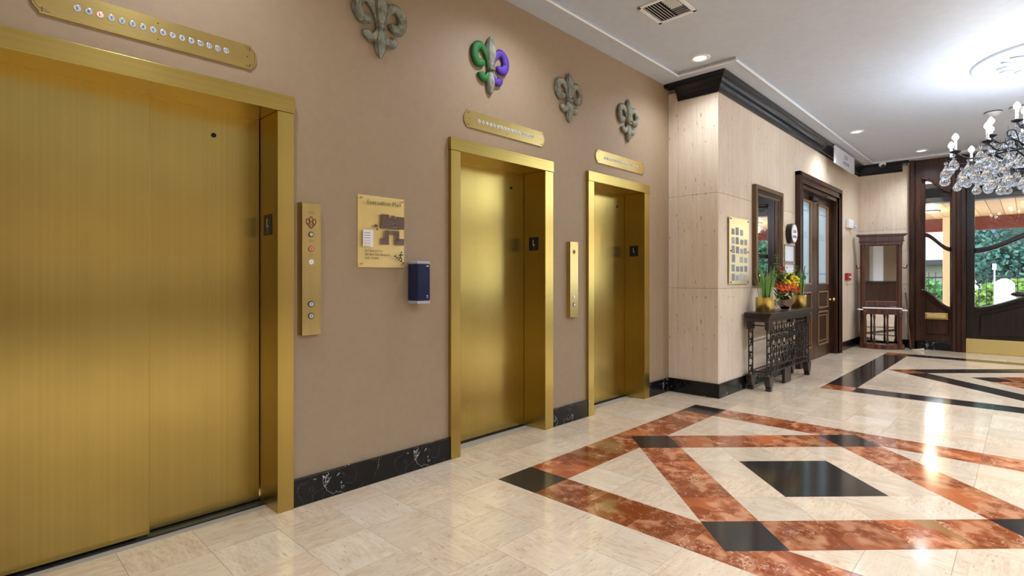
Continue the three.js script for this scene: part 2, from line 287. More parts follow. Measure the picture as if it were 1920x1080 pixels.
// travertine cladding on the projecting block: slabs with fine joints
function slabs(wall, list) { for (const [x0, x1, y0, y1, z0, z1] of list) part('slab', box(x0, x1, y0, y1, z0, z1, .0018), M.wallTrav[Math.floor(rnd() * 3)], wall); }
const rows = [.0, 1.144, 2.15, 3.30], J = .0012;
{
  const w = structure('wall_return', 'short travertine return wall beside the last lift');
  part('core', box(XP + .021, XP + .3, 0, YC, ZW - .2, ZP - .021), M.grout, w);
  const l = []; for (let r = 0; r < 3; r++) { l.push([XP, XP + .02, rows[r] + J, rows[r + 1] - J, ZW, .085 - J], [XP, XP + .02, rows[r] + J, rows[r + 1] - J, .085 + J, ZP - .0005]); }
  slabs(w, l);
  const f = structure('wall_far', 'long travertine wall with mirror, plaque and wooden double door');
  part('core', merge([box(XP + .3, 8.1, 0, YC, ZP - .3, ZP - .021), box(10.3, X1 + .2, 0, YC, ZP - .3, ZP - .021), box(8.1, 10.3, 2.62, YC, ZP - .3, ZP - .021)]), M.grout, f);
  const cuts = [XP + .021, 6.42, 7.42, 8.1], l2 = [];
  for (let r = 0; r < 3; r++) { for (let k = 0; k < 3; k++) l2.push([cuts[k] + J, cuts[k + 1] - J, rows[r] + J, rows[r + 1] - J, ZP - .02, ZP]); l2.push([10.3, 11.1 - J, rows[r] + J, rows[r + 1] - J, ZP - .02, ZP], [11.1 + J, X1, rows[r] + J, rows[r + 1] - J, ZP - .02, ZP]); }
  l2.push([8.1, 9.2 - J, 2.62, 3.30 - J, ZP - .02, ZP], [9.2 + J, 10.3, 2.62, 3.30 - J, ZP - .02, ZP]);
  slabs(f, l2);
  const e = structure('wall_front', 'travertine end wall beside the street windows');
  part('core', merge([box(X1 + .021, X1 + .2, 0, YC, ZP, 1.3), box(X1 - .1, X1 + .2, 3.36, YC, 1.3, Z1), box(X1, X1 + .2, 0, YC, 10.05, Z1)]), M.grout, e);
  const l3 = []; for (let r = 0; r < 3; r++) l3.push([X1, X1 + .02, rows[r] + J, rows[r + 1] - J, ZP, 1.32]);
  slabs(e, l3);
  const r = structure('wall_right', 'travertine wall across the lobby'); part('cladding', box(X0 - .2, X1 + .2, 0, YC, Z1, Z1 + .2), M.wallTrav[0], r); part('wainscot', box(X0, X1, 0, 1.3, Z1 - .04, Z1), M.mahogany, r);
  const b = structure('wall_back', 'taupe painted end wall of the lobby'); part('plaster', box(X0 - .2, X0, 0, YC, ZW, Z1), M.wallPaint, b);
}
{ // ceiling with a lowered border
  const c = structure('ceiling', 'white plaster ceiling with lowered border');
  part('ceiling_slab', box(X0 - .2, X1 + .2, YC, YC + .2, ZW - .3, Z1 + .2), M.ceiling, c);
  part('border', merge([box(X0, 5.27, YB, YC, ZW, .2), box(5.27, X1, YB, YC, ZW, .80), box(11.72, X1, YB, YC, .8, Z1)]), M.ceiling, c);
  const bead = (x0, z0, x1, z1) => { const n = 1, dx = x1 - x0, dz = z1 - z0; const g = new THREE.CylinderGeometry(.011, .011, Math.hypot(dx, dz), 10); g.rotateZ(Math.PI / 2); g.rotateY(-Math.atan2(dz, dx)); g.translate((x0 + x1) / 2, YB + .004, (z0 + z1) / 2); return g; };
  part('bead_moulding', merge([bead(X0, .2, 5.27, .2), bead(5.27, .2, 5.27, .80), bead(5.27, .80, 11.72, .80), bead(11.72, .8, 11.72, Z1)]), M.white, c);
}
{ // black marble skirting
  const b = structure('baseboard_left', 'black marble skirting with white veins');
  const H = .15, seg = (x0, x1) => part('marble_strip', boxUV(box(x0, x1, 0, H, ZW, -.006, .003), rnd() * 5, rnd() * 5), M.black, b);
  seg(X0, -.012); seg(1.262, 2.350); seg(3.454, 3.949); seg(5.032, XP - .02);
  const r = structure('baseboard_return', 'black marble skirting round the travertine corner');
  part('marble_strip', boxUV(box(XP - .022, XP, 0, H, ZW, ZP + .0, .003), .7, .3), M.black, r);
  part('marble_strip', boxUV(box(XP - .022, 6.5, 0, H, ZP, ZP + .02, .003), .62, .85), M.black, r);
  part('marble_strip', boxUV(box(6.501, 7.96, 0, H, ZP, ZP + .02, .003), 3.1, 1.2), M.black, r);
  part('marble_strip', boxUV(box(10.38, X1, 0, H, ZP, ZP + .02, .003), 1.1, 2.2), M.black, r);
  part('marble_strip', boxUV(box(X1 - .02, X1, 0, H, ZP + .02, 1.32, .003), 4.1, .2), M.black, r);
}
{ // black crown moulding, mitred round the corners
  const t = structure('trim_1', 'glossy black crown moulding');
  const prof = [[0, 3.195], [.012, 3.195], [.016, 3.222], [.03, 3.228], [.034, 3.245], [.045, 3.262], [.058, 3.29], [.075, 3.312], [.09, 3.325], [.094, 3.342], [.108, 3.346], [.112, YB], [0, YB]];
  const path = [[XP, .085, -1, 0], [XP, ZP, -1, 1], [X1, ZP, -1, 1], [X1, 1.215, -1, 0]], pos = [], idx = [];
  for (const [x, z, ox, oz] of path) for (const [o, y] of prof) pos.push(x + ox * o, y, z + oz * o);
  const n = prof.length; for (let i = 0; i < path.length - 1; i++) for (let k = 0; k < n - 1; k++) { const a = i * n + k; idx.push(a, a + 1, a + n, a + 1, a + n + 1, a + n); }
  for (let k = 1; k < n - 1; k++) idx.push(0, k + 1, k, 3 * n, 3 * n + k, 3 * n + k + 1);
  const g = new THREE.BufferGeometry(); g.setAttribute('position', new THREE.Float32BufferAttribute(pos, 3)); g.setIndex(idx); const f = g.toNonIndexed(); f.computeVertexNormals();
  part('moulding', f, M.crown, t);
  part('moulding_end', merge([box(XP - .11, XP + .01, 3.34, YB, ZW, .085), box(X1 - .11, X1 + .01, 3.34, YB, 1.215, 1.32)]), M.crown, t);
}

// ---------------------------------------------------------------- lifts
const liftLabels = ['wide brass lift entrance with two sliding door panels, nearest the camera', 'brass lift entrance with single door between blue dispenser and narrow call panel', 'farthest brass lift entrance, next to the travertine corner'];
LIFTS.forEach(([a, b, c, d], k) => {
  const t = thing('elevator', liftLabels[k], 'elevator', 'brass lifts along the wall');
  part('jamb', box(a, b, 0, HIN - .0015, DOORZ - .03, 0, .002), M.brassJamb, t);
  part('jamb', box(c, d, 0, HIN - .0015, DOORZ - .03, 0, .002), M.brassJamb, t);
  part('header', box(a - .004, d + .004, HIN, HOUT, DOORZ - .03, .004, .002), M.brassHeader, t);
  const hole = (x, z, p) => part('key_hole', merge([rodZ(x, 2.0, z, z + .004, .012, 16), rodZ(x, 2.0, z + .001, z + .006, .005, 10)]), M.darkMetal, p);
  if (k === 0) {
    const l = part('door_panel', box(b - .02, .642, .012, HIN + .02, -.225, -.197, .002), M.brassDoor, t);
    const r = part('door_panel', box(.60, c - .003, .012, HIN + .02, -.268, -.24, .002), M.brassDoor, t);
    hole(.936, -.24, r);
  } else {
    const p = part('door_panel', box(b + .003, c - .003, .010, HIN + .02, DOORZ - .03, DOORZ, .002), M.brassDoor, t);
    hole(b + (k === 1 ? .755 : .75), DOORZ, p);
  }
  part('threshold', merge([box(b, c, -.002, .003, -.29, k ? -.226 : -.178), box(b, c, .003, .005, -.236, -.229)]), M.darkMetal, t);
  const pl = part('floor_plate', box(c - .004, c + .001, 1.48, 1.592, -.178, -.076, .001), M.blackPlastic, t);
  const L = text('L', .045, .001, fontR); L.rotateY(-Math.PI / 2); moved(L, c - .0042, 1.547, -.122);
  part('letter', L, std({ color: C(.5, .5, .48), roughness: .5 }), pl);
  const dots = []; for (const [u, v] of [[0, 0], [0, .01], [0, .02]]) { const g = new THREE.SphereGeometry(.0025, 8, 6); dots.push(moved(g, c - .0042, 1.498 + v, -.122 + u)); }
  part('braille', merge(dots), M.chrome, pl);
  base(t, (a + d) / 2, 0, 0);
});

// ---------------------------------------------------------------- floor indicators over the lifts
const marks = ['S', 'B', 'L', '1', '2', '3', '4', '5', '6', '7', '8', '9', '10', '11', '12', '17'];
const indicatorLabels = ['brass floor indicator with pink lit lamp above the nearest lift', 'bright brass floor indicator above the middle lift', 'brass floor indicator above the lift by the travertine corner'];
M.lampOff = M.lens; M.lampOn = std({ color: C(.9, .5, .45), roughness: .3, emissive: C(1, .45, .4), emissiveIntensity: .35 });
[[.637, 2.378], [2.925, 2.39], [4.53, 2.386]].forEach(([cx, cy], k) => {
  const t = thing('floor_indicator', indicatorLabels[k], 'indicator', 'brass floor indicators over the lifts');
  const s = new THREE.Shape(), W = .41, H = .061;
  s.moveTo(-W, -H); s.lineTo(W, -H); s.lineTo(W + .004, -H + .012); s.quadraticCurveTo(W + .028, -H + .03, W + .028, 0); s.quadraticCurveTo(W + .028, H - .03, W + .004, H - .012); s.lineTo(W, H);
  s.lineTo(-W, H); s.lineTo(-W - .004, H - .012); s.quadraticCurveTo(-W - .028, H - .03, -W - .028, 0); s.quadraticCurveTo(-W - .028, -H + .03, -W - .004, -H + .012); s.lineTo(-W, -H);
  const z0 = ZW, zf = ZW + .008;
  part('plate', boxUV(moved(extrude(s, .006, .0015), cx, cy, z0 + .001)), M.brassPlate, t);
  const e = [];
  for (const sx of [-1, 1]) {
    const arc = []; for (let i = 0; i <= 10; i++) { const q = -1 + i / 5; arc.push(V(cx + sx * (W + .016 - .022 * q * q * q * q * .9), cy + q * .043, zf)); } e.push(sweep(arc, .0011, 5));
    for (const sy of [-1, 1]) { const bar = (x0, x1, y) => e.push(box(cx + Math.min(sx * x0, sx * x1), cx + Math.max(sx * x0, sx * x1), cy + sy * y - .001, cy + sy * y + .001, zf - .001, zf + .0006)); bar(W - .035, W - .008, .049); bar(W - .025, W - .004, .041); e.push(box(cx + sx * (W - .008) - .0014, cx + sx * (W - .008) + .0014, cy + sy * .042 - .012, cy + sy * .042 + .008, zf - .001, zf + .0006)); }
  }
  const half = e.length / 2; part('engraving', merge(e.slice(0, half)), M.etch, t); part('engraving', merge(e.slice(half)), M.etch, t);
  const sc = []; for (const [x, y] of [[0, .037], [0, -.037], [W - .02, 0], [-W + .02, 0]]) sc.push(rodZ(cx + x, cy + y, zf, zf + .001, .0028, 8));
  for (const q of sc) part('screw', q, M.darkMetal, t);
  marks.forEach((m, i) => {
    const x = cx - .29 + i * .03867, lit = k === 0 && i === 2;
    const l = part(lit ? 'lit_lamp' : 'lamp', rodZ(x, cy, zf - .001, zf + .003, .0118, 18), lit ? M.lampOn : M.lampOff, t);
    part('ring', (() => { const g = new THREE.TorusGeometry(.0125, .0017, 6, 20); return moved(g, x, cy, zf + .001); })(), M.chrome, l);
    part('number', moved(text(m, .0125, .0006), x, cy, zf + .003), lit ? M.etch : M.blueInk, l);
  });
  if (k === 0) t.getObjectByName('lit_lamp').userData.label = 'lamp glowing pink';
  base(t, cx, cy, z0);
});

// ---------------------------------------------------------------- call panels
M.redRing = std({ color: C(.42, .03, .01), roughness: .4 });
function callPanel(label, x0, x1, y0, y1, cx, big) {
  const t = thing('call_panel', label, 'call panel'), zf = .006;
  const s = [[x0 - .006, ZW], [x1 + .004, ZW], [x1, zf], [x0 + .006, zf]], g = extrude(s, y1 - y0, .0015); g.rotateX(-Math.PI / 2); g.scale(1, 1, -1); g.translate(0, y0, 0);
  const idx = g.index; const nn = g.toNonIndexed ? (g.index ? g.toNonIndexed() : g) : g; { const p = nn.attributes.position; for (let i = 0; i < p.count; i += 3) { const a = [p.getX(i), p.getY(i), p.getZ(i)]; p.setXYZ(i, p.getX(i + 1), p.getY(i + 1), p.getZ(i + 1)); p.setXYZ(i + 1, ...a); } nn.computeVertexNormals(); }
  part('plate', boxUV(nn), M.brassPanel, t);
  const button = (y, r, mat, ring, sym) => { const b = part('button', rodZ(cx, y, zf - .002, zf + .005, r, 18), mat, t); part('ring', moved(new THREE.TorusGeometry(r + .002, .0026, 6, 22), cx, y, zf + .002), ring, b); if (sym) part('symbol', moved(text(sym, r, .0006), cx, y, zf + .005), M.ink, b); };
  const k = big ? 1 : .62, ey = big ? 1.555 : 1.48, em = [];
  const petal = (x, y, w, h, a) => { const p = []; for (let i = 0; i <= 12; i++) { const q = i / 12 * Math.PI * 2; p.push(V(Math.sin(q) * w * (Math.cos(q) > .5 ? .8 : 1), Math.cos(q) * h, 0).applyAxisAngle(V(0, 0, 1), a).add(V(cx + x, ey + y, zf + .001))); } em.push(sweep(p, .0022 * k, 5)); };
  petal(0, .016 * k, .010 * k, .015 * k, 0); petal(-.019 * k, .004 * k, .009 * k, .015 * k, .25); petal(.019 * k, .004 * k, .009 * k, .015 * k, -.25);
  for (const sx of [-1, 1]) em.push(sweep([V(cx + sx * .026 * k, ey - .004 * k, zf + .001), V(cx + sx * .016 * k, ey - .018 * k, zf + .001), V(cx, ey - .034 * k, zf + .001)], .003 * k, 5), sweep([V(cx + sx * .008 * k, ey - .004 * k, zf + .001), V(cx + sx * .004 * k, ey - .02 * k, zf + .001)], .002 * k, 5));
  part('emblem', merge(em), big ? std({ color: C(.16, .012, .008), roughness: .5 }) : M.etch, t);
  if (big) {
    const tx = []; for (const [y, w] of [[1.612, .03], [1.604, .045], [1.455, .03], [1.448, .026], [1.376, .03]]) tx.push(box(cx - w / 2, cx + w / 2, y - .0012, y + .0012, zf - .0004, zf + .0003));
    part('engraved_lines', merge(tx), std({ color: C(.25, .17, .06), roughness: .5 }), t);
    button(1.487, .0105, M.chrome, M.darkMetal); button(1.407, .0115, std({ color: C(.75, .35, .22), roughness: .35 }), M.redRing, 'e'); button(1.336, .012, M.white, M.chrome, '•');
    button(1.103, .0125, M.lens, M.darkMetal, '\u0245'); button(1.038, .0125, M.lens, M.darkMetal, 'V');
  } else { button(1.085, .0095, M.white, M.chrome); button(1.02, .0125, M.white, M.darkMetal); }
  const sc = []; for (const [x, y] of [[x0 + .018, y0 + .02], [x1 - .014, y0 + .02], [x0 + .018, y1 - .018], [x1 - .014, y1 - .018]]) sc.push(rodZ(x, y, zf, zf + .0015, .0038, 10));
  part('screws', merge(sc), M.brassPlain, t);
  base(t, cx, y0, ZW);
}
callPanel('tall brass call panel with red ringed button beside the nearest lift', 1.296, 1.408, .934, 1.66, 1.352, true);
callPanel('short brass call panel with two white buttons between the far lifts', 3.668, 3.785, .913, 1.565, 3.727, false);

// ---------------------------------------------------------------- evacuation sign
{
  const t = thing('evacuation_sign', 'yellow brass evacuation plan sign on the taupe wall', 'sign');
  const x0 = 1.655, x1 = 1.984, y0 = 1.313, y1 = 1.749, zb = ZW + .004, zf = ZW + .022, at = (u, v) => [x0 + u * (x1 - x0), y0 + v * (y1 - y0)];
  part('backplate', box(x0, x1, y0, y1, ZW + .001, zb, .001), M.brassSign, t);
  part('cover_pane', box(x0, x1, y0, y1, zf - .0015, zf), M.glass, t);
  const blk = (list) => merge(list.map(([u0, u1, v0, v1]) => { const [a, b] = at(u0, v0), [c, d] = at(u1, v1); return box(a, c, b, d, zf - .004, zf - .0016); }));
  part('floor_plan', blk([[.47, .63, .555, .755], [.63, .78, .555, .70], [.68, .76, .70, .745], [.78, .97, .555, .735], [.55, .63, .38, .53], [.47, .63, .325, .42], [.68, .86, .475, .53], [.78, .86, .38, .475], [.78, .97, .325, .42], [.32, .385, .56, .60], [.36, .39, .52, .55]]), std({ color: C(.115, .058, .045), roughness: .6 }), t);
  part('plan_stairs', blk([[.72, .745, .585, .65], [.745, .80, .585, .615]]), std({ color: C(.35, .36, .42), roughness: .6 }), t);
  const leg = part('legend', blk([[.08, .29, .285, .52]]), M.white, t);
  leg.position.z = .0012;
  const dots = [], rows2 = []; for (let i = 0; i < 6; i++) { const [a, b] = at(.12, .475 - i * .035); dots.push(rodZ(a, b, zf - .0016, zf - .0004, .0028, 8)); rows2.push(box(a + .008, a + .034, b - .001, b + .001, zf - .0016, zf - .0004)); }
  part('legend_marks', merge(dots.slice(0, 3).concat(rows2.slice(0, 3))), M.ink, leg); part('legend_marks', merge(dots.slice(3).concat(rows2.slice(3))), std({ color: C(.6, .12, .14), roughness: .6 }), leg);
  const ln = (s, u, v, size, f) => { const [a, b] = at(u, v); return moved(text(s, size, .0008, f, false), a, b, zf + .0002); };
  part('title', ln('Evacuation Plan', .16, .878, .0245, fontR), M.ink, t);
  part('instructions', merge([ln('In Case of Fire', .12, .215, .0135, fontR), ln('Do Not Use Elevators', .12, .163, .0135, fontR), ln('USE STAIRS', .12, .112, .0135, fontR)]), std({ color: C(.09, .07, .03), roughness: .6 }), t);
  const fig = []; for (let i = 0; i < 5; i++) { const [a, b] = at(.745 + i * .046, .175 - i * .024); fig.push(box(a - .002, a + .012, b - .008, b, zf + .0002, zf + .001)); }
  const P = (u, v) => { const [a, b] = at(u, v); return V(a, b, zf + .0012); }, limb = (q) => fig.push(sweep(q, .0034, 6, .3));
  { const [a, b] = at(.905, .222); fig.push(rodZ(a, b, zf + .0002, zf + .001, .0055, 10)); }
  limb([P(.89, .205), P(.885, .17), P(.885, .145)]); limb([P(.885, .145), P(.915, .125), P(.90, .105)]); limb([P(.885, .145), P(.86, .14), P(.845, .155)]); limb([P(.888, .195), P(.92, .18), P(.94, .19)]); limb([P(.888, .195), P(.86, .185), P(.855, .17)]);
  part('running_figure', merge(fig), M.ink, t);
  const so = []; for (const [u, v] of [[.06, .955], [.94, .955], [.06, .045], [.94, .045]]) { const [a, b] = at(u, v); so.push(rodZ(a, b, zb, zf + .004, .006, 12)); }
  part('standoffs', merge(so), M.brassPlain, t);
  base(t, (x0 + x1) / 2, y0, ZW);
}
{ // hand sanitiser dispenser
  const t = thing('dispenser', 'dark blue wall dispenser with grey end caps beside middle lift', 'dispenser');
  const x0 = 2.015, x1 = 2.118, z0 = ZW + .0005, z1 = .075;
  part('body', box(x0, x1, 1.103, 1.338, z0, z1, .008), phy({ color: C(.004, .012, .055), roughness: .22 }), t);
  const cap = std({ color: C(.42, .42, .46), roughness: .35 });
  part('top_cap', box(x0 + .001, x1 - .001, 1.338, 1.355, z0, z1 - .002, .004), cap, t); part('bottom_cap', box(x0 + .001, x1 - .001, 1.083, 1.103, z0, z1 - .002, .004), cap, t);
  part('print', merge([box(2.085, 2.104, 1.322, 1.328, z1 - .001, z1 + .0004), box(2.088, 2.098, 1.13, 1.137, z1 - .001, z1 + .0004), box(2.087, 2.101, 1.121, 1.123, z1 - .001, z1 + .0004)]), M.white, t);
  base(t, (x0 + x1) / 2, 1.083, ZW);
}
// ---------------------------------------------------------------- fleurs-de-lis
function fleur(cx, cy, label, left, right) {
  const t = thing('fleur_de_lis', label, 'ornament', 'carved fleurs-de-lis along the lift wall');
  const z = ZW + .016, P = (x, y, dz = 0) => [cx + x, cy + y, z + dz];
  const lens = (y0, y1, w, peak, n = 22) => { const pts = [], rad = []; for (let i = 0; i <= n; i++) { const q = i / n; pts.push(V(cx, cy + y0 + (y1 - y0) * q, z)); rad.push(Math.max(.0012, w * (q < peak ? .42 + .58 * Math.sin(q / peak * Math.PI / 2) : Math.pow(Math.cos((q - peak) / (1 - peak) * Math.PI / 2), .75)))); } return sweep(pts, rad, 14, .62); };
  part('centre_petal', boxUV(lens(-.03, .22, .052, .55)), M.patina, t);
  part('lower_petal', boxUV(lens(-.03, -.22, .04, .55)), M.patina, t);
  for (const [sx, mat] of [[-1, left], [1, right]]) {
    const c = smoothPath([P(sx * .016, -.028), P(sx * .028, .03), P(sx * .055, .085), P(sx * .1, .122), P(sx * .147, .095), P(sx * .157, .035), P(sx * .13, -.008), P(sx * .09, .0), P(sx * .082, .02)], 36);
    part('side_petal', boxUV(sweep(c, c.map((_, i) => { const q = i / 36; return .012 + .0225 * Math.sin(Math.min(1, q * 1.25) * Math.PI * .62) * (q > .9 ? 1 - (q - .9) * 5 : 1); }), 12, .6)), mat, t);
    const d = smoothPath([P(sx * .014, -.03), P(sx * .026, -.075), P(sx * .058, -.108), P(sx * .092, -.096), P(sx * .10, -.074)], 20);
    part('lower_curl', boxUV(sweep(d, d.map((_, i) => .009 + .021 * Math.sin(Math.min(1, i / 20 * 1.15) * Math.PI * .6)), 12, .6)), mat, t);
  }
  part('band', box(cx - .03, cx + .03, cy - .04, cy - .012, ZW, z + .03, .009), M.patina, t);
  base(t, cx, cy - .22, ZW);
}
fleur(1.803, 2.815, 'large-looking grey carved fleur-de-lis, nearest of the row', M.patina, M.patina);
fleur(2.739, 2.822, 'fleur-de-lis painted green and purple on its side petals', M.green, M.purple);
fleur(3.683, 2.814, 'grey carved fleur-de-lis right after the green and purple one', M.patina, M.patina);
fleur(4.637, 2.819, 'grey carved fleur-de-lis closest to the travertine corner', M.patina, M.patina);

// ---------------------------------------------------------------- wooden double door in the travertine wall
{
  const t = structure('door_1', 'dark wooden double door with frosted glass');
  const a = 8.27, b = 10.17, top = 2.53;
  const casing = (o, i, z, h) => merge([box(a - o, a - i, 0, top + h, ZP - .02, z, .004), box(b + i, b + o, 0, top + h, ZP - .02, z, .004), box(a - o, b + o, top + i, top + h, ZP - .02, z, .004)]);
  part('casing', merge([casing(.21, .15, .60, .21), casing(.15, .06, .585, .15), casing(.06, 0, .565, .06)]), M.walnut, t);
  part('casing_bead', merge([casing(.165, .145, .607, .165), casing(.075, .06, .595, .075)]), M.walnut, t);
  part('reveal', merge([box(a - .17, a, 0, top, .23, ZP - .02), box(b, b + .13, 0, top, .23, ZP - .02), box(a - .17, b + .13, top, top + .09, .23, ZP - .02)]), M.walnut, t);
  part('lock_backing', box(a - .1, b + .1, 0, 2.6, .2, .23), M.ebony, t);
  const zf = .47;
  for (const [x0, x1, k] of [[a + .004, (a + b) / 2 - .003, 0], [(a + b) / 2 + .003, b - .004, 1]]) {
    const d = part('door_leaf', merge([box(x0, x0 + .2, .01, top - .004, zf - .045, zf), box(x1 - .18, x1, .01, top - .004, zf - .045, zf), box(x0 + .2, x1 - .18, .01, .2, zf - .045, zf), box(x0 + .2, x1 - .18, .72, .79, zf - .045, zf), box(x0 + .2, x1 - .18, 1.04, 1.17, zf - .045, zf), box(x0 + .2, x1 - .18, 2.42, top - .004, zf - .045, zf), box(x0 + .2, x1 - .18, .2, 1.04, zf - .045, zf - .02)]), M.walnut, t);
    part('glass_pane', box(x0 + .2, x1 - .18, 1.17, 2.42, zf - .03, zf - .022), M.frosted, d);
    const fr = (x, X, y, Y, w, z) => merge([box(x, X, y, y + w, zf - .02, z, .003), box(x, X, Y - w, Y, zf - .02, z, .003), box(x, x + w, y, Y, zf - .02, z, .003), box(X - w, X, y, Y, zf - .02, z, .003)]);
    part('moulding', merge([fr(x0 + .19, x1 - .17, 1.16, 2.43, .022, zf + .012), fr(x0 + .19, x1 - .17, .78, 1.05, .02, zf + .012), fr(x0 + .19, x1 - .17, .19, .73, .022, zf + .012), fr(x0 + .25, x1 - .23, .25, .67, .014, zf + .002)]), M.giltLine, d);
    part('raised_panel', merge([box(x0 + .27, x1 - .25, .27, .65, zf - .02, zf - .004, .008), box(x0 + .235, x1 - .215, .82, 1.01, zf - .02, zf - .006, .008)]), M.mahogany, d);
    const e = []; for (const y of [1.32, 2.27]) e.push(box(x0 + .24, x1 - .22, y, y + .012, zf - .022, zf - .0205)); for (let i = 0; i < 3; i++) e.push(box(x0 + .34, x1 - .32, 1.94 - i * .035, 1.945 - i * .035, zf - .022, zf - .0205));
    part('etched_lines', merge(e), std({ color: C(.14, .26, .32), roughness: .4 }), d);
    if (k) part('knob', (() => { const g = lathe([[0, 0], [.03, 0], [.03, .006], [.012, .012], [.012, .04], [.028, .05], [.032, .066], [.02, .08], [0, .083]], 18); g.rotateX(Math.PI / 2); return moved(g, x1 - .07, .905, zf); })(), M.brassPlain, d);
  }
  part('door_closer', merge([box(8.95, 9.25, 2.44, 2.50, zf, zf + .06, .008), sweep([V(9.2, 2.5, zf + .04), V(9.4, 2.53, zf + .14), V(9.2, 2.555, .56)], .009, 6)]), M.darkMetal, t);
}
// ---------------------------------------------------------------- things on the travertine wall
{
  const t = thing('photo_plaque', 'pale gold plaque with rows of small pictures near the corner', 'plaque');
  const x0 = 5.74, x1 = 6.292, y0 = 1.188, y1 = 1.915, z = ZP + .022;
  part('backplate', box(x0, x1, y0, y1, ZP + .012, z, .0015), phy({ color: C(.86, .76, .48), metalness: .6, roughness: .3 }), t);
  for (let r = 0; r < 6; r++) for (let c = 0; c < 4; c++) { if ((r === 3 && c === 1) || (r === 0 && c === 3)) continue; const x = x0 + .055 + c * .118 + rr(-.008, .008), y = y1 - .19 - r * .1, k = rr(.16, .42); part('picture', box(x, x + .085, y, y + rr(.055, .085), z - .001, z + .0015), std({ color: C(k, k, k * 1.12), roughness: .45 }), t); }
  const s = []; for (const [x, y] of [[x0 + .03, y1 - .02], [x1 - .03, y1 - .02], [x0 + .03, y0 + .36], [x1 - .03, y0 + .36], [x0 + .03, y0 + .02], [x1 - .03, y0 + .02]]) s.push(rodZ(x, y, ZP, z + .006, .008, 10));
  part('standoffs', merge(s), M.darkMetal, t);
  base(t, 6.016, y0, ZP);
}
{
  const t = thing('wall_mirror', 'tall mirror in dark gilded frame above the console table', 'mirror');
  const x0 = 6.45, x1 = 7.42, y0 = 1.163, y1 = 2.352, w = .11;
  const fr = (o, i, z) => merge([box(x0 + o, x1 - o, y0 + o, y0 + i, ZP + .002, z, .004), box(x0 + o, x1 - o, y1 - i, y1 - o, ZP + .002, z, .004), box(x0 + o, x0 + i, y0 + i, y1 - i, ZP + .002, z, .004), box(x1 - i, x1 - o, y0 + i, y1 - i, ZP + .002, z, .004)]);
  part('outer_frame', fr(0, .05, ZP + .05), M.gilt, t); part('inner_frame', fr(.05, w - .02, ZP + .042), M.ebony, t); part('inner_bead', fr(w - .02, w, ZP + .034), M.gilt, t);
  part('mirror_glass', box(x0 + .04, x1 - .04, y0 + .04, y1 - .04, ZP + .004, ZP + .018), M.mirror, t);
  base(t, (x0 + x1) / 2, y0, ZP);
}
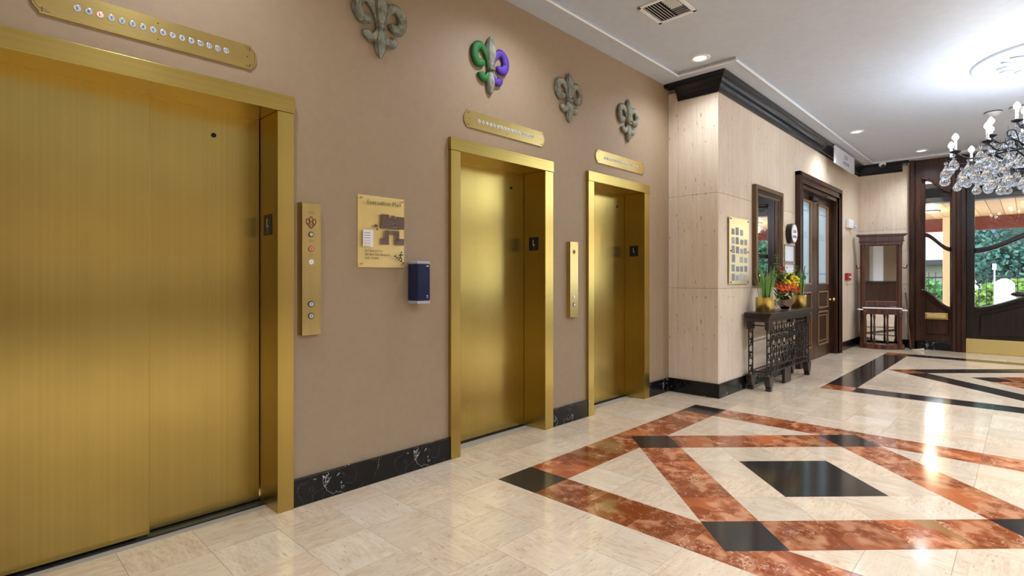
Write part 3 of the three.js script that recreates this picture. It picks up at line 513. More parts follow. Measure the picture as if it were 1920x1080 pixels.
{
  const s = thing('gold_strip', 'slim upright gold strip right of the wall mirror', 'trim strip'); part('strip', box(7.462, 7.50, 1.2, 1.945, ZP + .001, ZP + .03, .003), M.brassPlain, s); base(s, 7.48, 1.2, ZP);
  const o = thing('round_sign', 'round white sign with black rim between mirror and wooden door', 'sign');
  const rim = new THREE.CylinderGeometry(.135, .135, .07, 32); rim.rotateX(Math.PI / 2); part('rim', moved(rim, 7.78, 1.855, ZP + .036), M.blackPlastic, o);
  const face = new THREE.CylinderGeometry(.118, .118, .006, 32); face.rotateX(Math.PI / 2); part('face', moved(face, 7.78, 1.855, ZP + .073), M.white, o);
  part('lettering', merge([moved(text('CLUB', .038, .001), 7.78, 1.88, ZP + .0765), moved(text('ROOM', .036, .001), 7.78, 1.81, ZP + .0765)]), M.blueInk, o);
  base(o, 7.78, 1.72, ZP);
  for (const [y0, y1, label] of [[1.47, 1.70, 'framed white notice directly under the round sign'], [1.19, 1.455, 'lower framed white notice behind the flower arrangement']]) {
    const f = thing('framed_notice', label, 'notice'), x0 = 7.56, x1 = 7.98;
    part('frame', merge([box(x0, x1, y0, y0 + .014, ZP + .001, ZP + .02), box(x0, x1, y1 - .014, y1, ZP + .001, ZP + .02), box(x0, x0 + .014, y0, y1, ZP + .001, ZP + .02), box(x1 - .014, x1, y0, y1, ZP + .001, ZP + .02)]), std({ color: C(.32, .26, .2), metalness: .6, roughness: .35 }), f);
    part('sheet', box(x0 + .01, x1 - .01, y0 + .01, y1 - .01, ZP + .002, ZP + .01), std({ color: C(.72, .78, .84), roughness: .3 }), f);
    base(f, 7.77, y0, ZP);
  }
  const st = thing('alarm_strobe', 'white alarm strobe box on travertine beside the wooden door', 'alarm');
  part('housing', box(10.93, 11.30, 2.155, 2.315, ZP + .001, ZP + .05, .008), M.white, st); part('strobe_lens', box(11.24, 11.31, 2.16, 2.22, ZP + .05, ZP + .10, .012), M.lens, st); base(st, 11.1, 2.155, ZP);
  const pl = thing('fire_pull', 'red fire alarm pull station right of the wooden door', 'alarm');
  part('housing', box(10.86, 11.10, 1.218, 1.35, ZP + .001, ZP + .05, .006), std({ color: C(.32, .008, .012), roughness: .35 }), pl); part('handle', box(10.92, 11.04, 1.265, 1.29, ZP + .05, ZP + .062, .003), M.white, pl); base(pl, 10.98, 1.218, ZP);
  const ou = thing('wall_outlet', 'small white outlet low beside the wooden door', 'outlet'); part('cover', box(10.56, 10.64, .215, .305, ZP + .001, ZP + .012, .003), M.white, ou); part('sockets', merge([rodZ(10.6, .282, ZP + .012, ZP + .014, .014, 12), rodZ(10.6, .24, ZP + .012, ZP + .014, .014, 12)]), M.lens, ou); base(ou, 10.6, .215, ZP);
  const hs = thing('hanging_sign', 'small white lettered sign in front of the black crown moulding', 'sign');
  part('board', box(9.56, 10.85, 3.07, 3.345, ZP + .125, ZP + .15, .004), std({ color: C(.72, .72, .76), roughness: .35 }), hs);
  part('lettering', merge([moved(text('FLECH', .062, .001, fontR), 10.24, 3.255, ZP + .1502), moved(text('BALLROOM', .055, .001, fontR), 10.26, 3.155, ZP + .1502)]), std({ color: C(.12, .12, .13), roughness: .5 }), hs);
  part('bracket', merge([box(9.6, 9.63, 3.15, 3.36, ZP + .11, ZP + .127), box(10.78, 10.81, 3.15, 3.36, ZP + .11, ZP + .127)]), M.darkMetal, hs);
  base(hs, 10.2, 3.07, ZP + .13);
}

// ---------------------------------------------------------------- console table with iron scrollwork
const scroll = (x, y, z, r, dir, up, turns = 1.35, n = 22) => { const p = []; for (let i = 0; i <= n; i++) { const q = i / n, a = q * turns * Math.PI * 2, k = r * (1 - .72 * q); p.push(V(x + dir * (k * Math.cos(a) - r), y + up * k * Math.sin(a), z)); } return p; };
{
  const t = thing('console_table', 'dark console table with wrought iron scrollwork base', 'table');
  const x0 = 6.14, x1 = 7.74, z0 = .565, z1 = .82, y = .87;
  part('table_top', merge([box(x0 - .02, x1 + .02, y - .022, y, z0 - .005, z1 + .025, .005), box(x0 - .012, x1 + .012, y - .04, y - .022, z0, z1 + .016, .006), box(x0, x1, y - .06, y - .04, z0, z1 + .004, .006)]), M.tableWood, t);
  part('apron', box(x0 + .02, x1 - .02, y - .105, y - .06, z0 + .012, z1 - .012, .004), M.tableWood, t);
  const foot = [[0, 0], [.045, 0], [.052, .012], [.04, .03], [.055, .055], [.058, .085], [.046, .105], [.05, .13], [.044, .16], [0, .16]];
  const LW = .12;
  const grille = (gx0, gx1, z, yb, yt) => {   // two bars, branching scrolls and knots between them
    const g = [rod(gx0, z, yb, yt, .0075, 6), rod(gx1, z, yb, yt, .0075, 6)], w = gx1 - gx0, n = 4, h = (yt - yb) / n;
    for (let i = 0; i < n; i++) {
      const yy = yb + i * h, s = i & 1 ? -1 : 1, xa = s > 0 ? gx0 : gx1, xb = s > 0 ? gx1 : gx0;
      g.push(sweep(smoothPath([[xa, yy, z], [xa + (xb - xa) * .5, yy + h * .35, z], [xb, yy + h * .95, z]], 8), .0052, 5));
      g.push(sweep(scroll(xb - s * .004, yy + h * .32, z, w * .3, s, 1), .0045, 5));
      const k = new THREE.IcosahedronGeometry(.0135, 1); g.push(moved(k, xa + (xb - xa) * .45, yy + h * .66, z)); const k2 = new THREE.IcosahedronGeometry(.010, 1); g.push(moved(k2, xa + (xb - xa) * .72, yy + h * .45, z));
    }
    return g;
  };
  for (const [lx, lz] of [[x0 + .03, z0 + .03], [x0 + .03, z1 - .03], [x1 - .03 - LW, z0 + .03], [x1 - .03 - LW, z1 - .03]]) {
    const l = part('leg', merge(grille(lx, lx + LW, lz, .165, y - .105)), M.iron, t);
    part('foot', merge([moved(extrude([[.035, 0], [.085, 0], [.09, .015], [.08, .035], [.105, .06], [.118, .09], [.132, .13], [.135, .17], [-.015, .17], [-.012, .13], [.002, .09], [.015, .06], [.04, .035], [.03, .015]], .05, .006), lx, 0, lz - .025)]), M.tableWood, l);
    part('cap', box(lx - .015, lx + LW + .015, y - .19, y - .1, lz - .02, lz + .02, .004), M.tableWood, l);
  }
  const fz = z1 - .03, px0 = x0 + .03 + LW, px1 = x1 - .03 - LW, g = [];
  g.push(box(px0, px1, .19, .205, fz - .008, fz + .008), box(px0, px1, .255, .267, fz - .006, fz + .006), box(px0, px1, y - .155, y - .143, fz - .006, fz + .006));
  const n = 7, sp = (px1 - px0) / n;
  for (let i = 0; i <= n; i++) g.push(rod(px0 + i * sp, fz, .2, y - .105, .006, 6));
  for (let i = 0; i < n; i++) {
    const cx = px0 + (i + .5) * sp;
    for (const s of [-1, 1]) {
      for (const [yy, r, up] of [[.34, .042, 1], [.44, .036, -1], [.56, .04, 1], [.65, .032, -1]]) g.push(sweep(scroll(cx + s * .004, yy, fz + s * .002, r, -s, up), .005, 5));
      g.push(sweep(smoothPath([[cx, .21, fz], [cx + s * .05, .30, fz], [cx + s * .015, .42, fz], [cx + s * .055, .55, fz], [cx, .71, fz]], 16), .0052, 5));
    }
    for (const yy of [.38, .49, .6]) { const k = new THREE.IcosahedronGeometry(.015, 1); g.push(moved(k, cx, yy, fz)); }
  }
  for (const s of [-1, 1]) g.push(sweep(scroll((px0 + px1) / 2 + s * .02, .36, fz + .012, .10, -s, 1, 1.7, 34), .008, 6), sweep(scroll((px0 + px1) / 2 + s * .28, .33, fz + .012, .08, s, 1, 1.6, 30), .0075, 6));
  part('scroll_panel', merge(g), M.iron, t);
  part('stretcher', merge([box(x0 + .05, x1 - .05, .20, .212, z0 + .02, z0 + .034), ...[x0 + .09, x1 - .09].map((x) => box(x - .006, x + .006, .20, .212, z0 + .03, z1 - .03)), ...[x0 + .09, x1 - .09].map((x) => box(x - .006, x + .006, y - .155, y - .143, z0 + .03, z1 - .03))]), M.iron, t);
  part('centre_foot', box((x0 + x1) / 2 - .12, (x0 + x1) / 2 + .12, .001, .19, fz - .05, fz - .015, .01), M.tableWood, t);
  base(t, (x0 + x1) / 2, 0, (z0 + z1) / 2);
}
// ---------------------------------------------------------------- plants on the table
const leafMat = std({ vertexColors: true, roughness: .5, side: THREE.DoubleSide });
function blade(h, w, lean, dir, twist) {   // stiff sword leaf, yellow margins
  const pos = [], col = [], idx = [], n = 10, cols = [-1, -.72, 0, .72, 1];
  for (let i = 0; i <= n; i++) {
    const q = i / n, ww = w * (q < .55 ? .55 + .45 * Math.sin(q / .55 * Math.PI / 2) : Math.cos((q - .55) / .45 * Math.PI / 2) + .02), off = lean * q * q, a = dir + twist * q;
    cols.forEach((c, k) => { const lx = c * ww, lz = -.35 * ww * (1 - c * c); pos.push(Math.cos(dir) * off + Math.cos(a + Math.PI / 2) * lx + Math.cos(a) * lz, q * h, Math.sin(dir) * off + Math.sin(a + Math.PI / 2) * lx + Math.sin(a) * lz); const band = .75 + .5 * vnoise(q * 14, dir * 5, 64, 64); (k === 0 || k === 4) ? col.push(.52, .56, .12) : col.push(.10 * band, .26 * band, .05 * band); });
  }
  for (let i = 0; i < n; i++) for (let k = 0; k < 4; k++) { const a = i * 5 + k; idx.push(a, a + 1, a + 5, a + 1, a + 6, a + 5); }
  const g = new THREE.BufferGeometry(); g.setAttribute('position', new THREE.Float32BufferAttribute(pos, 3)); g.setAttribute('color', new THREE.Float32BufferAttribute(col, 3)); g.setIndex(idx); g.computeVertexNormals(); return g;
}
M.soil = std({ color: C(.03, .02, .014), roughness: 1 });
function snakePlant(x, z, r, h, tall, label) {
  const t = thing('potted_plant', label, 'plant'); t.position.set(x, .87, z);
  part('pot', lathe([[0, 0], [r, 0], [r, h], [r - .006, h], [r - .006, h - .02], [r - .01, h - .03], [r - .01, .01], [0, .01]], 32), M.brassPot, t);
  part('soil', moved(new THREE.CylinderGeometry(r - .009, r - .009, .01, 20), 0, h - .025, 0), M.soil, t);
  for (let i = 0; i < 14; i++) { const a = i * 2.4 + .5, q = Math.sqrt((i + .5) / 14) * r * .68, hh = tall * rr(.62, 1) * (i > 6 ? 1 : .9); const l = part('leaf', blade(hh, rr(.012, .019), rr(.06, .15) * (q / r), a, rr(-.8, .8)), leafMat, t); l.position.set(Math.cos(a) * q, h - .025, Math.sin(a) * q); }
}
snakePlant(6.38, .70, .1, .165, .41, 'snake plant in gold pot at the near end of the table');
snakePlant(7.62, .70, .092, .165, .43, 'snake plant in gold pot at the far end of the table');
{
  const t = thing('flower_vase', 'faceted copper vase of orange and yellow flowers between the snake plants', 'flowers'); t.position.set(6.97, .87, .73); const big = 1.22;
  t.rotation.y = -1.272; const v = new THREE.DodecahedronGeometry(.098, 0); v.scale(1, .9, 1); part('vase', moved(v, 0, .0865, 0), phy({ color: C(.36, .27, .22), metalness: .9, roughness: .22 }), t);
  const blob = (r, j) => { const g = new THREE.IcosahedronGeometry(r, 2), p = g.attributes.position; for (let i = 0; i < p.count; i++) { const k = 1 + j * (vnoise(p.getX(i) * 60 + 30, p.getY(i) * 60 + p.getZ(i) * 47 + 30, 256, 256) - .5); p.setXYZ(i, p.getX(i) * k, p.getY(i) * k, p.getZ(i) * k); } g.computeVertexNormals(); return g; };
  const oval = (() => { const pos = [], idx = [], n = 5; for (let i = 0; i <= n; i++) { const q = i / n, w = .5 * Math.sin(Math.PI * Math.pow(q, .8)); pos.push(-w, q, .10 * Math.sin(q * 3), 0, q, -.06 + .12 * Math.sin(q * 3), w, q, .10 * Math.sin(q * 3)); } for (let i = 0; i < n; i++) for (let k = 0; k < 2; k++) { const a = i * 3 + k; idx.push(a, a + 1, a + 3, a + 1, a + 4, a + 3); } const g = new THREE.BufferGeometry(); g.setAttribute('position', new THREE.Float32BufferAttribute(pos, 3)); g.setIndex(idx); g.computeVertexNormals(); return g; })();
  const leafGeo = (pts, len, wid) => merge(pts.map(([x, y, z, ry, rx, s]) => { const g = oval.clone(); g.scale(wid * s, len * s, len * s); g.rotateX(rx); g.rotateY(ry); return moved(g, x, y, z); }));
  const dbl = (c) => std({ color: C(...c), roughness: .55, side: THREE.DoubleSide });
  const greens = [dbl([.05, .16, .03]), dbl([.13, .30, .05]), dbl([.03, .085, .045])];
  for (let k = 0; k < 26; k++) { const a = rnd() * 6.28, q = .03 + rnd() * .13, y = .13 + rnd() * .2; const pts = []; for (let i = 0; i < 9; i++) pts.push([rr(-.035, .035), rr(-.03, .05), rr(-.035, .035), rnd() * 6.28, rr(.2, 1.5), rr(.7, 1.2)]); const m = part('foliage', leafGeo(pts, .06, .036), greens[k % 3], t); m.position.set(Math.cos(a) * q * 1.15, y, Math.sin(a) * q * .7); }
  const yellow = std({ color: C(.78, .60, .02), roughness: .6 }), orange = dbl([.72, .14, .02]), orangeDark = dbl([.5, .06, .02]), pink = dbl([.5, .08, .07]), eye = std({ color: C(.5, .25, .02), roughness: .6 });
  for (const [x, y, z, r] of [[.09, .34, .03, .042], [.13, .30, .06, .045], [.17, .27, .05, .042], [.05, .32, .07, .035], [.12, .36, -.01, .038], [.20, .31, .02, .033], [.16, .33, .03, .036], [.08, .28, .09, .035]]) { const b = []; for (let i = 0; i < 16; i++) { const g = new THREE.IcosahedronGeometry(rr(.008, .014), 1); const d = V(rr(-1, 1), rr(-1, 1), rr(-1, 1)).normalize().multiplyScalar(r * rr(.5, 1)); b.push(moved(g, d.x, d.y, d.z)); } const f = part('yellow_bloom', merge(b), yellow, t); f.position.set(x, y, z); }
  for (const [x, y, z, s, m] of [[-.01, .24, .09, 1, 0], [.06, .235, .10, 1.1, 0], [.02, .27, .08, .9, 1], [.11, .23, .10, .95, 0], [.19, .215, .07, 1, 1], [.03, .205, .11, .9, 1], [.15, .25, .09, .9, 0]]) { const pts = []; for (let i = 0; i < 6; i++) pts.push([0, 0, 0, i * 1.047 + .3, 1.0 + (i & 1) * .25, 1]); const f = part('orange_bloom', leafGeo(pts, .058 * s, .038 * s), m ? orangeDark : orange, t); f.position.set(x, y, z); f.rotation.set(.9, rr(-.6, .2), 0); part('bloom_centre', blob(.009, .3), eye, f); }
  for (const [x, y, z] of [[.0, .38, .0], [.03, .405, .01], [-.03, .36, .02]]) { const pts = []; for (let i = 0; i < 8; i++) pts.push([rr(-.02, .02), rr(-.03, .03), rr(-.02, .02), rnd() * 6.28, rr(.2, 1.2), 1]); const f = part('pink_bloom', leafGeo(pts, .035, .022), pink, t); f.position.set(x, y, z); }
  for (const [pts, n] of [[[[-.03, .2, 0], [-.06, .36, .02], [-.085, .5, .02], [-.09, .66, .01]], 14], [[[.02, .2, -.02], [.08, .4, -.03], [.13, .52, -.03]], 9], [[[-.04, .17, .05], [-.08, .16, .09], [-.105, .1, .11], [-.10, .04, .115]], 14]]) { const c = smoothPath(pts, n); const s = part('sprig', sweep(c, .0022, 5), greens[1], t); part('sprig_leaves', leafGeo(c.flatMap((p, i) => [[p.x, p.y, p.z, i * 2.1, 1.1, 1], [p.x, p.y, p.z, i * 2.1 + 3.1, 1.1, .9]]), .034, .03), greens[1], s); }
  for (const c of t.children) if (c.name !== 'vase') { c.position.multiplyScalar(c.name.startsWith('sprig') ? 1 : big); if (c.name.includes('bloom')) c.position.x = (c.position.x - .06) * .68; if (c.name === 'foliage') c.position.x = c.position.x * .75 - .01; c.position.x = Math.max(c.name === 'foliage' ? -.05 : -.085, c.position.x); if (!c.name.startsWith('sprig')) { c.position.y -= .02; c.scale.setScalar(big); } }
}

// ---------------------------------------------------------------- hall tree, pole, wedge, camera
{
  const t = thing('hall_tree', 'carved wooden hall stand with mirror in the far corner', 'hall stand');
  const W = .64, h = W / 2, B = (x0, x1, y0, y1, z0, z1, b = .004) => box(x0, x1, y0, y1, z0, z1, b);   // own axes: x across, z to the front
  part('cornice', merge([B(-h - .06, h + .06, 2.035, 2.055, -.02, .16), B(-h - .04, h + .04, 2.015, 2.035, -.02, .14), B(-h - .01, h + .01, 1.93, 2.015, -.02, .11), B(-h - .02, h + .02, 1.915, 1.93, -.02, .12), B(-h, h, 1.86, 1.915, -.02, .10)]), M.oak, t);
  const turned = lathe([[0, 0], [.03, 0], [.034, .03], [.024, .05], [.032, .08], [.026, .1], [.028, .3], [.032, .5], [.024, .53], [.036, .56], [.03, .62], [.038, .68], [.022, .74], [.03, .8], [.022, .86], [.032, .93], [.03, 1.0], [0, 1.0]], 14);
  for (const s of [-1, 1]) {
    part('side_post', merge([moved(turned.clone().scale(1, 1.14, 1), s * (h - .045), .72, .06), B(s * (h - .045) - .04, s * (h - .045) + .04, .66, 1.88, -.02, .04)]), M.oak, t);
    const p = part('lower_post', merge([B(s * (h - .04) - .035, s * (h - .04) + .035, .06, .7, -.02, .05), moved(lathe([[0, 0], [.03, 0], [.035, .05], [.022, .1], [.03, .3], [.022, .5], [.034, .56], [.03, .62], [0, .62]], 12), s * (h - .06), .07, .24)]), M.oak, t);
    part('coat_hook', sweep(smoothPath([[s * h, 1.45, .05], [s * (h + .045), 1.44, .08], [s * (h + .06), 1.50, .09]], 8), .008, 6), M.darkMetal, t);
  }
  part('mirror_glass', box(-h + .085, h - .085, .84, 1.86, -.01, .012), M.mirror, t);
  part('mirror_rail', merge([B(-h + .02, h - .02, .76, .84, -.02, .06), B(-h + .07, h - .07, 1.845, 1.87, -.01, .05)]), M.oak, t);
  part('shelf', B(-h + .03, h - .03, .715, .73, -.02, .27, .003), M.white, t);
  const dr = part('drawer', B(-h + .06, h - .06, .62, .712, .0, .255), M.oak, t); part('knob', (() => { const g = new THREE.SphereGeometry(.014, 12, 8); return moved(g, .0, .666, .265); })(), M.darkMetal, dr);
  part('arm', merge([-1, 1].map((s) => B(s * (h + .005) - .04, s * (h + .005) + .04, .685, .702, .06, .28, .004))), M.white, t);
  part('lower_mirror', box(-h + .075, h - .075, .12, .6, -.01, .01), M.mirror, t);
  part('spindle', moved(lathe([[0, 0], [.016, 0], [.02, .06], [.013, .12], [.018, .26], [.013, .42], [.02, .48], [.016, .53], [0, .53]], 10), .08, .09, .2), M.oak, t);
  part('spindle', moved(lathe([[0, 0], [.016, 0], [.02, .06], [.013, .12], [.018, .26], [.013, .42], [.02, .48], [.016, .53], [0, .53]], 10), -.12, .09, .25), M.oak, t);
  const bs = [[-h - .01, -.02], [h + .01, -.02], [h + .01, .2]]; for (let i = 0; i <= 12; i++) { const q = i / 12; bs.push([h - 2 * h * q, .2 + .13 * Math.sin(q * Math.PI)]); } bs.push([-h - .01, .2]);
  const bg = extrude(bs, .075, .006); bg.rotateX(Math.PI / 2); bg.translate(0, .081, 0); part('base', boxUV(bg), M.oak, t);
  t.position.set(11.66, 0, .925); t.rotation.y = -Math.PI / 2 + .27;
  const p = thing('wooden_pole', 'thin wooden pole leaning on the wall right of the hall stand', 'pole'); part('stick', sweep([V(11.64, .008, 1.37), V(11.87, 1.0, 1.265)], .011, 8), wood([.22, .09, .03], .5), p); part('ferrule', sweep([V(11.638, 0.004, 1.371), V(11.652, .06, 1.365)], .0125, 8), M.darkMetal, p); base(p, 11.64, 0, 1.37);
  const wd = thing('door_wedge', 'beige door wedge on the floor by the sidelight', 'wedge'); const wg = extrude([[0, 0], [.16, 0], [.16, .045], [.0, .008]], .06, .003); part('wedge', boxUV(moved(wg, 0, .0015, 0)), std({ color: C(.55, .45, .32), roughness: .7 }), wd); wd.position.set(11.55, .001, 1.40); wd.rotation.y = -1.2;
  const cam = thing('dome_camera', 'white dome security camera on the black moulding', 'camera');
  part('mount', moved(lathe([[0, 0], [.055, 0], [.06, -.02], [.05, -.06], [.03, -.075], [0, -.075]], 20), 11.78, YB, .93), M.white, cam); const d = new THREE.SphereGeometry(.034, 16, 10); part('lens_dome', moved(d, 11.755, YB - .062, .945), M.blackPlastic, cam); base(cam, 11.78, YB, .93);
}

// ---------------------------------------------------------------- street front: dark wood windows with sweeping curves
const ss = (q) => q * q * (3 - 2 * q);
{
  const Xf = X1 - .03, D = .10;
  const plate = (pts, holes, x, d, b = .006) => { const g = extrude(pts, d, b, holes); g.rotateY(-Math.PI / 2); return boxUV(g.translate(x + d, 0, 0)); };   // shape axes: (z, y); grows towards the room
  const S = (z0, z1, ya, yb, n = 14) => Array.from({ length: n + 1 }, (_, i) => [z0 + (z1 - z0) * i / n, ya + (yb - ya) * ss(i / n)]);
  const bandOf = (c, w) => [...c.map(([z, y]) => [z, y - w / 2]), ...c.slice().reverse().map(([z, y]) => [z, y + w / 2])];
  const sidelight = (name, label, m) => {   // m maps 0..1 left-right mirrored copies
    const t = structure(name, label), zz = (z) => m(z), fix = (pts) => { const p = pts.map(([z, y]) => [zz(z), y]); return zz(1) > zz(0) ? p : p.reverse(); };
    const L = 1.545, Rr = 1.885, hole = [...S(L, Rr, 1.04, .766), ...S(L, Rr, 2.98, 2.752).reverse()];
    part('frame', plate(fix([[1.40, .15], [1.912, .15], [1.912, 3.36], [1.40, 3.36]]), [fix(hole)], Xf, D * .7), M.mahogany, t);
    const pil = (z0, z1, x, y0 = 0) => box(x, X1 + .05, y0, 3.36, Math.min(zz(z0), zz(z1)), Math.max(zz(z0), zz(z1)), .006);
    part('pilaster', merge([pil(1.322, 1.40, X1 - .10), pil(1.338, 1.385, X1 - .118), pil(1.40, 1.44, X1 - .06)]), M.mahogany, t);
    part('pilaster', merge([pil(1.912, 2.098, X1 - .09), pil(1.935, 1.965, X1 - .11), pil(1.985, 2.025, X1 - .125), pil(2.045, 2.075, X1 - .11)]), M.mahogany, t);
    part('glass_pane', box(X1, X1 + .006, .7, 3.02, Math.min(zz(1.52), zz(1.9)), Math.max(zz(1.52), zz(1.9))), M.glass, t);
    part('curved_rail', plate(fix(bandOf(S(1.53, 1.90, 2.03, 1.755), .075)), [], Xf - .05, .09, .018), M.mahogany, t);
    part('sill_moulding', plate(fix(bandOf(S(1.50, 1.90, 1.04, .745), .05)), [], Xf - .09, .05, .012), M.mahogany, t);
    part('head_moulding', plate(fix(bandOf(S(1.50, 1.905, 3.03, 2.76), .05)), [], Xf - .09, .05, .012), M.mahogany, t);
    const fl = part('lower_panel', plate(fix([[1.565, .28], [1.87, .28], [1.87, .66], [1.565, .90]]), [], Xf - .03, .05, .012), M.mahogany, t);
    part('mail_slot', merge([box(X1 - .125, X1 - .10, .545, .652, Math.min(zz(1.55), zz(1.868)), Math.max(zz(1.55), zz(1.868)), .004)]), M.brassPlain, fl);
    part('slot_flap', box(X1 - .131, X1 - .12, .568, .63, Math.min(zz(1.575), zz(1.843)), Math.max(zz(1.575), zz(1.843)), .003), M.brassSign, fl);
    part('plinth', box(X1 - .06, X1 + .05, 0, .15, Math.min(zz(1.40), zz(1.912)), Math.max(zz(1.40), zz(1.912)), .004), M.black, t);
  };
  sidelight('window_1', 'tall mahogany sidelight with curved rails and brass mail slot', (z) => z);
  const wide = (name, label, z0, z1) => {
    const t = structure(name, label), a = z0 + .11, b = z1 - .11, c = (a + b) / 2, up = (y0, y1) => [...S(a, c, y0, y1), ...S(c, b, y1, y0).slice(1)];
    part('frame', plate([[z0, .24], [z1, .24], [z1, 3.36], [z0, 3.36]], [[...up(.76, 1.04), ...up(2.78, 3.02).reverse()]], Xf, D * .6), M.ebony, t);
    part('glass_pane', box(X1, X1 + .006, .7, 3.06, a - .03, b + .03), M.glass, t);
    part('curved_rail', plate(bandOf(up(1.72, 2.05), .085), [], Xf - .06, .09, .02), M.ebony, t);
    part('sill_moulding', plate(bandOf(up(.755, 1.035), .055), [], Xf - .09, .05, .014), M.ebony, t);
    part('head_moulding', plate(bandOf(up(2.80, 3.04), .055), [], Xf - .09, .05, .014), M.ebony, t);
    const boss = new THREE.SphereGeometry(.07, 18, 12); boss.scale(.5, .55, 1.5); part('carved_boss', moved(boss, X1 - .10, 1.0, z0 + .66), M.ebony, t);
    const pts = up(.64, .90).filter(([z]) => z > a + .06 && z < b - .06);
    part('lower_panel', plate([[a + .06, .31], [b - .06, .31], ...pts.slice().reverse()], [], Xf - .03, .05, .012), M.ebony, t);
    part('kick_plate', box(X1 - .075, X1 + .02, .004, .237, z0, z1, .003), M.brassSign, t);
  };
  wide('window_2', 'wide black framed street window with curved rail and brass kick plate', 2.099, 4.25);
  wide('window_3', 'wide black framed street window farther right', 4.46, 6.61);
  wide('window_4', 'wide black framed street window at the far right', 6.82, 8.97);
  sidelight('window_5', 'mahogany sidelight closing the street front', (z) => 11.07 - z);
  const pil = structure('trim_2', 'dark wood pilasters between the street windows');
  for (const z of [4.25, 6.61]) part('pilaster', merge([box(X1 - .09, X1 + .05, 0, 3.36, z, z + .21, .006), box(X1 - .12, X1, 0, 3.36, z + .06, z + .15, .008)]), M.mahogany, pil);
}

// ---------------------------------------------------------------- ceiling fittings
M.lampGlow = std({ color: C(1, 1, 1), emissive: C(1, .95, .86), emissiveIntensity: 2.2 });
M.bulbGlow = std({ color: C(1, 1, 1), emissive: C(1, .96, .88), emissiveIntensity: 3 });
function downlight(x, z, label, group, candela = DOWNLIGHT_CANDELA) {
  const t = thing('ceiling_downlight', label, 'light', group); t.position.set(x, YC, z);
  part('trim_ring', lathe([[.062, .0], [.062, -.006], [.075, -.012], [.095, -.006], [.097, 0]], 28), M.white, t);
  part('lamp_disc', moved(new THREE.CylinderGeometry(.062, .062, .004, 28), 0, -.003, 0), M.lampGlow, t);
  const s = new THREE.SpotLight(C(...LAMP_TINT), candela, 0, 1.3, .9, 2); s.position.set(0, -.03, 0); s.target.position.set(0, -2, 0); s.castShadow = true; s.shadow.radius = 4; t.add(s, s.target);
}
downlight(5.06, .535, 'bright recessed downlight near the travertine corner', undefined, 4.5); downlight(9.19, 1.036, 'recessed downlight above the wooden double door'); downlight(11.3, 1.56, 'recessed downlight nearest the street windows');
const off = 'recessed round ceiling downlight outside the view, in a row with others', offG = 'downlights outside the view';
for (const [x, z] of [[.7, .55], [2.88, .55], [-2.0, .55], [-2, 4.4], [.9, 4.4], [3.4, 4.4], [6.3, 4.1], [9.3, 4.1], [-2, 8.8], [1.4, 8.8], [5.1, 8.8], [8.8, 8.8]]) downlight(x, z, off, offG, z > 1 ? LOBBY_CANDELA : AISLE_CANDELA);
{
  const t = thing('ceiling_vent', 'white louvred air vent in the ceiling above the lifts', 'vent'), x0 = 3.77, x1 = 4.14, z0 = .60, z1 = .93, y = YC;
  part('frame', merge([box(x0, x1, y - .012, y, z0, z0 + .03, .003), box(x0, x1, y - .012, y, z1 - .03, z1, .003), box(x0, x0 + .03, y - .012, y, z0, z1, .003), box(x1 - .03, x1, y - .012, y, z0, z1, .003)]), M.white, t);
  part('duct', box(x0 + .02, x1 - .02, y - .0015, y - .0005, z0 + .02, z1 - .02), M.blackPlastic, t);
  const slat = (g, a) => { g.rotateX(a); return g; };
  for (let i = 0; i < 6; i++) { const g = new THREE.BoxGeometry(x1 - x0 - .06, .002, .018); g.rotateX(.75); part('slat', moved(boxUV(g), (x0 + x1) / 2, y - .009, z0 + .045 + i * .024), M.white, t); }
  for (let i = 0; i < 9; i++) { const g = new THREE.BoxGeometry(.002, .018, .10); g.rotateZ(i < 5 ? .6 : -.6); part('slat', moved(boxUV(g), x0 + .05 + i * .034, y - .009, z1 - .085), M.white, t); }
  base(t, (x0 + x1) / 2, y, (z0 + z1) / 2);
  for (const [x, z, l] of [[9.34, 2.53, 'round ceiling cup behind the chandelier, left of the pair'], [9.29, 2.77, 'round ceiling cup behind the chandelier, right of the pair']]) { const c = thing('ceiling_cup', l, 'ceiling fitting', 'round ceiling cups'); c.position.set(x, YC, z); part('cup', lathe([[.09, 0], [.09, -.012], [.075, -.03], [.055, -.06], [0, -.065]], 24), std({ color: C(.55, .55, .55), roughness: .5 }), c); part('rim', moved(new THREE.TorusGeometry(.088, .006, 6, 28).rotateX(Math.PI / 2), 0, -.006, 0), M.darkMetal, c); }
}
const CX = 7.4, CZ = 3.04;
{
  const t = thing('ceiling_medallion', 'large round white plaster medallion above the chandelier', 'medallion'); t.position.set(CX, YC, CZ);
  part('rose', lathe([[0, -.02], [.2, -.02], [.24, -.035], [.28, -.02], [.46, -.014], [.5, -.03], [.53, -.032], [.55, -.016], [.58, -.014], [.6, -.026], [.62, -.02], [.625, 0]], 64), M.ceiling, t);
  for (let i = 0; i < 16; i++) { const a = i / 16 * Math.PI * 2, g = new THREE.SphereGeometry(.05, 10, 8); g.scale(1.3, .32, .55); const m = part('plaster_leaf', g, M.ceiling, t); m.position.set(Math.cos(a) * .37, -.03, Math.sin(a) * .37); m.rotation.y = -a + (i & 1 ? .5 : -.5); }
}
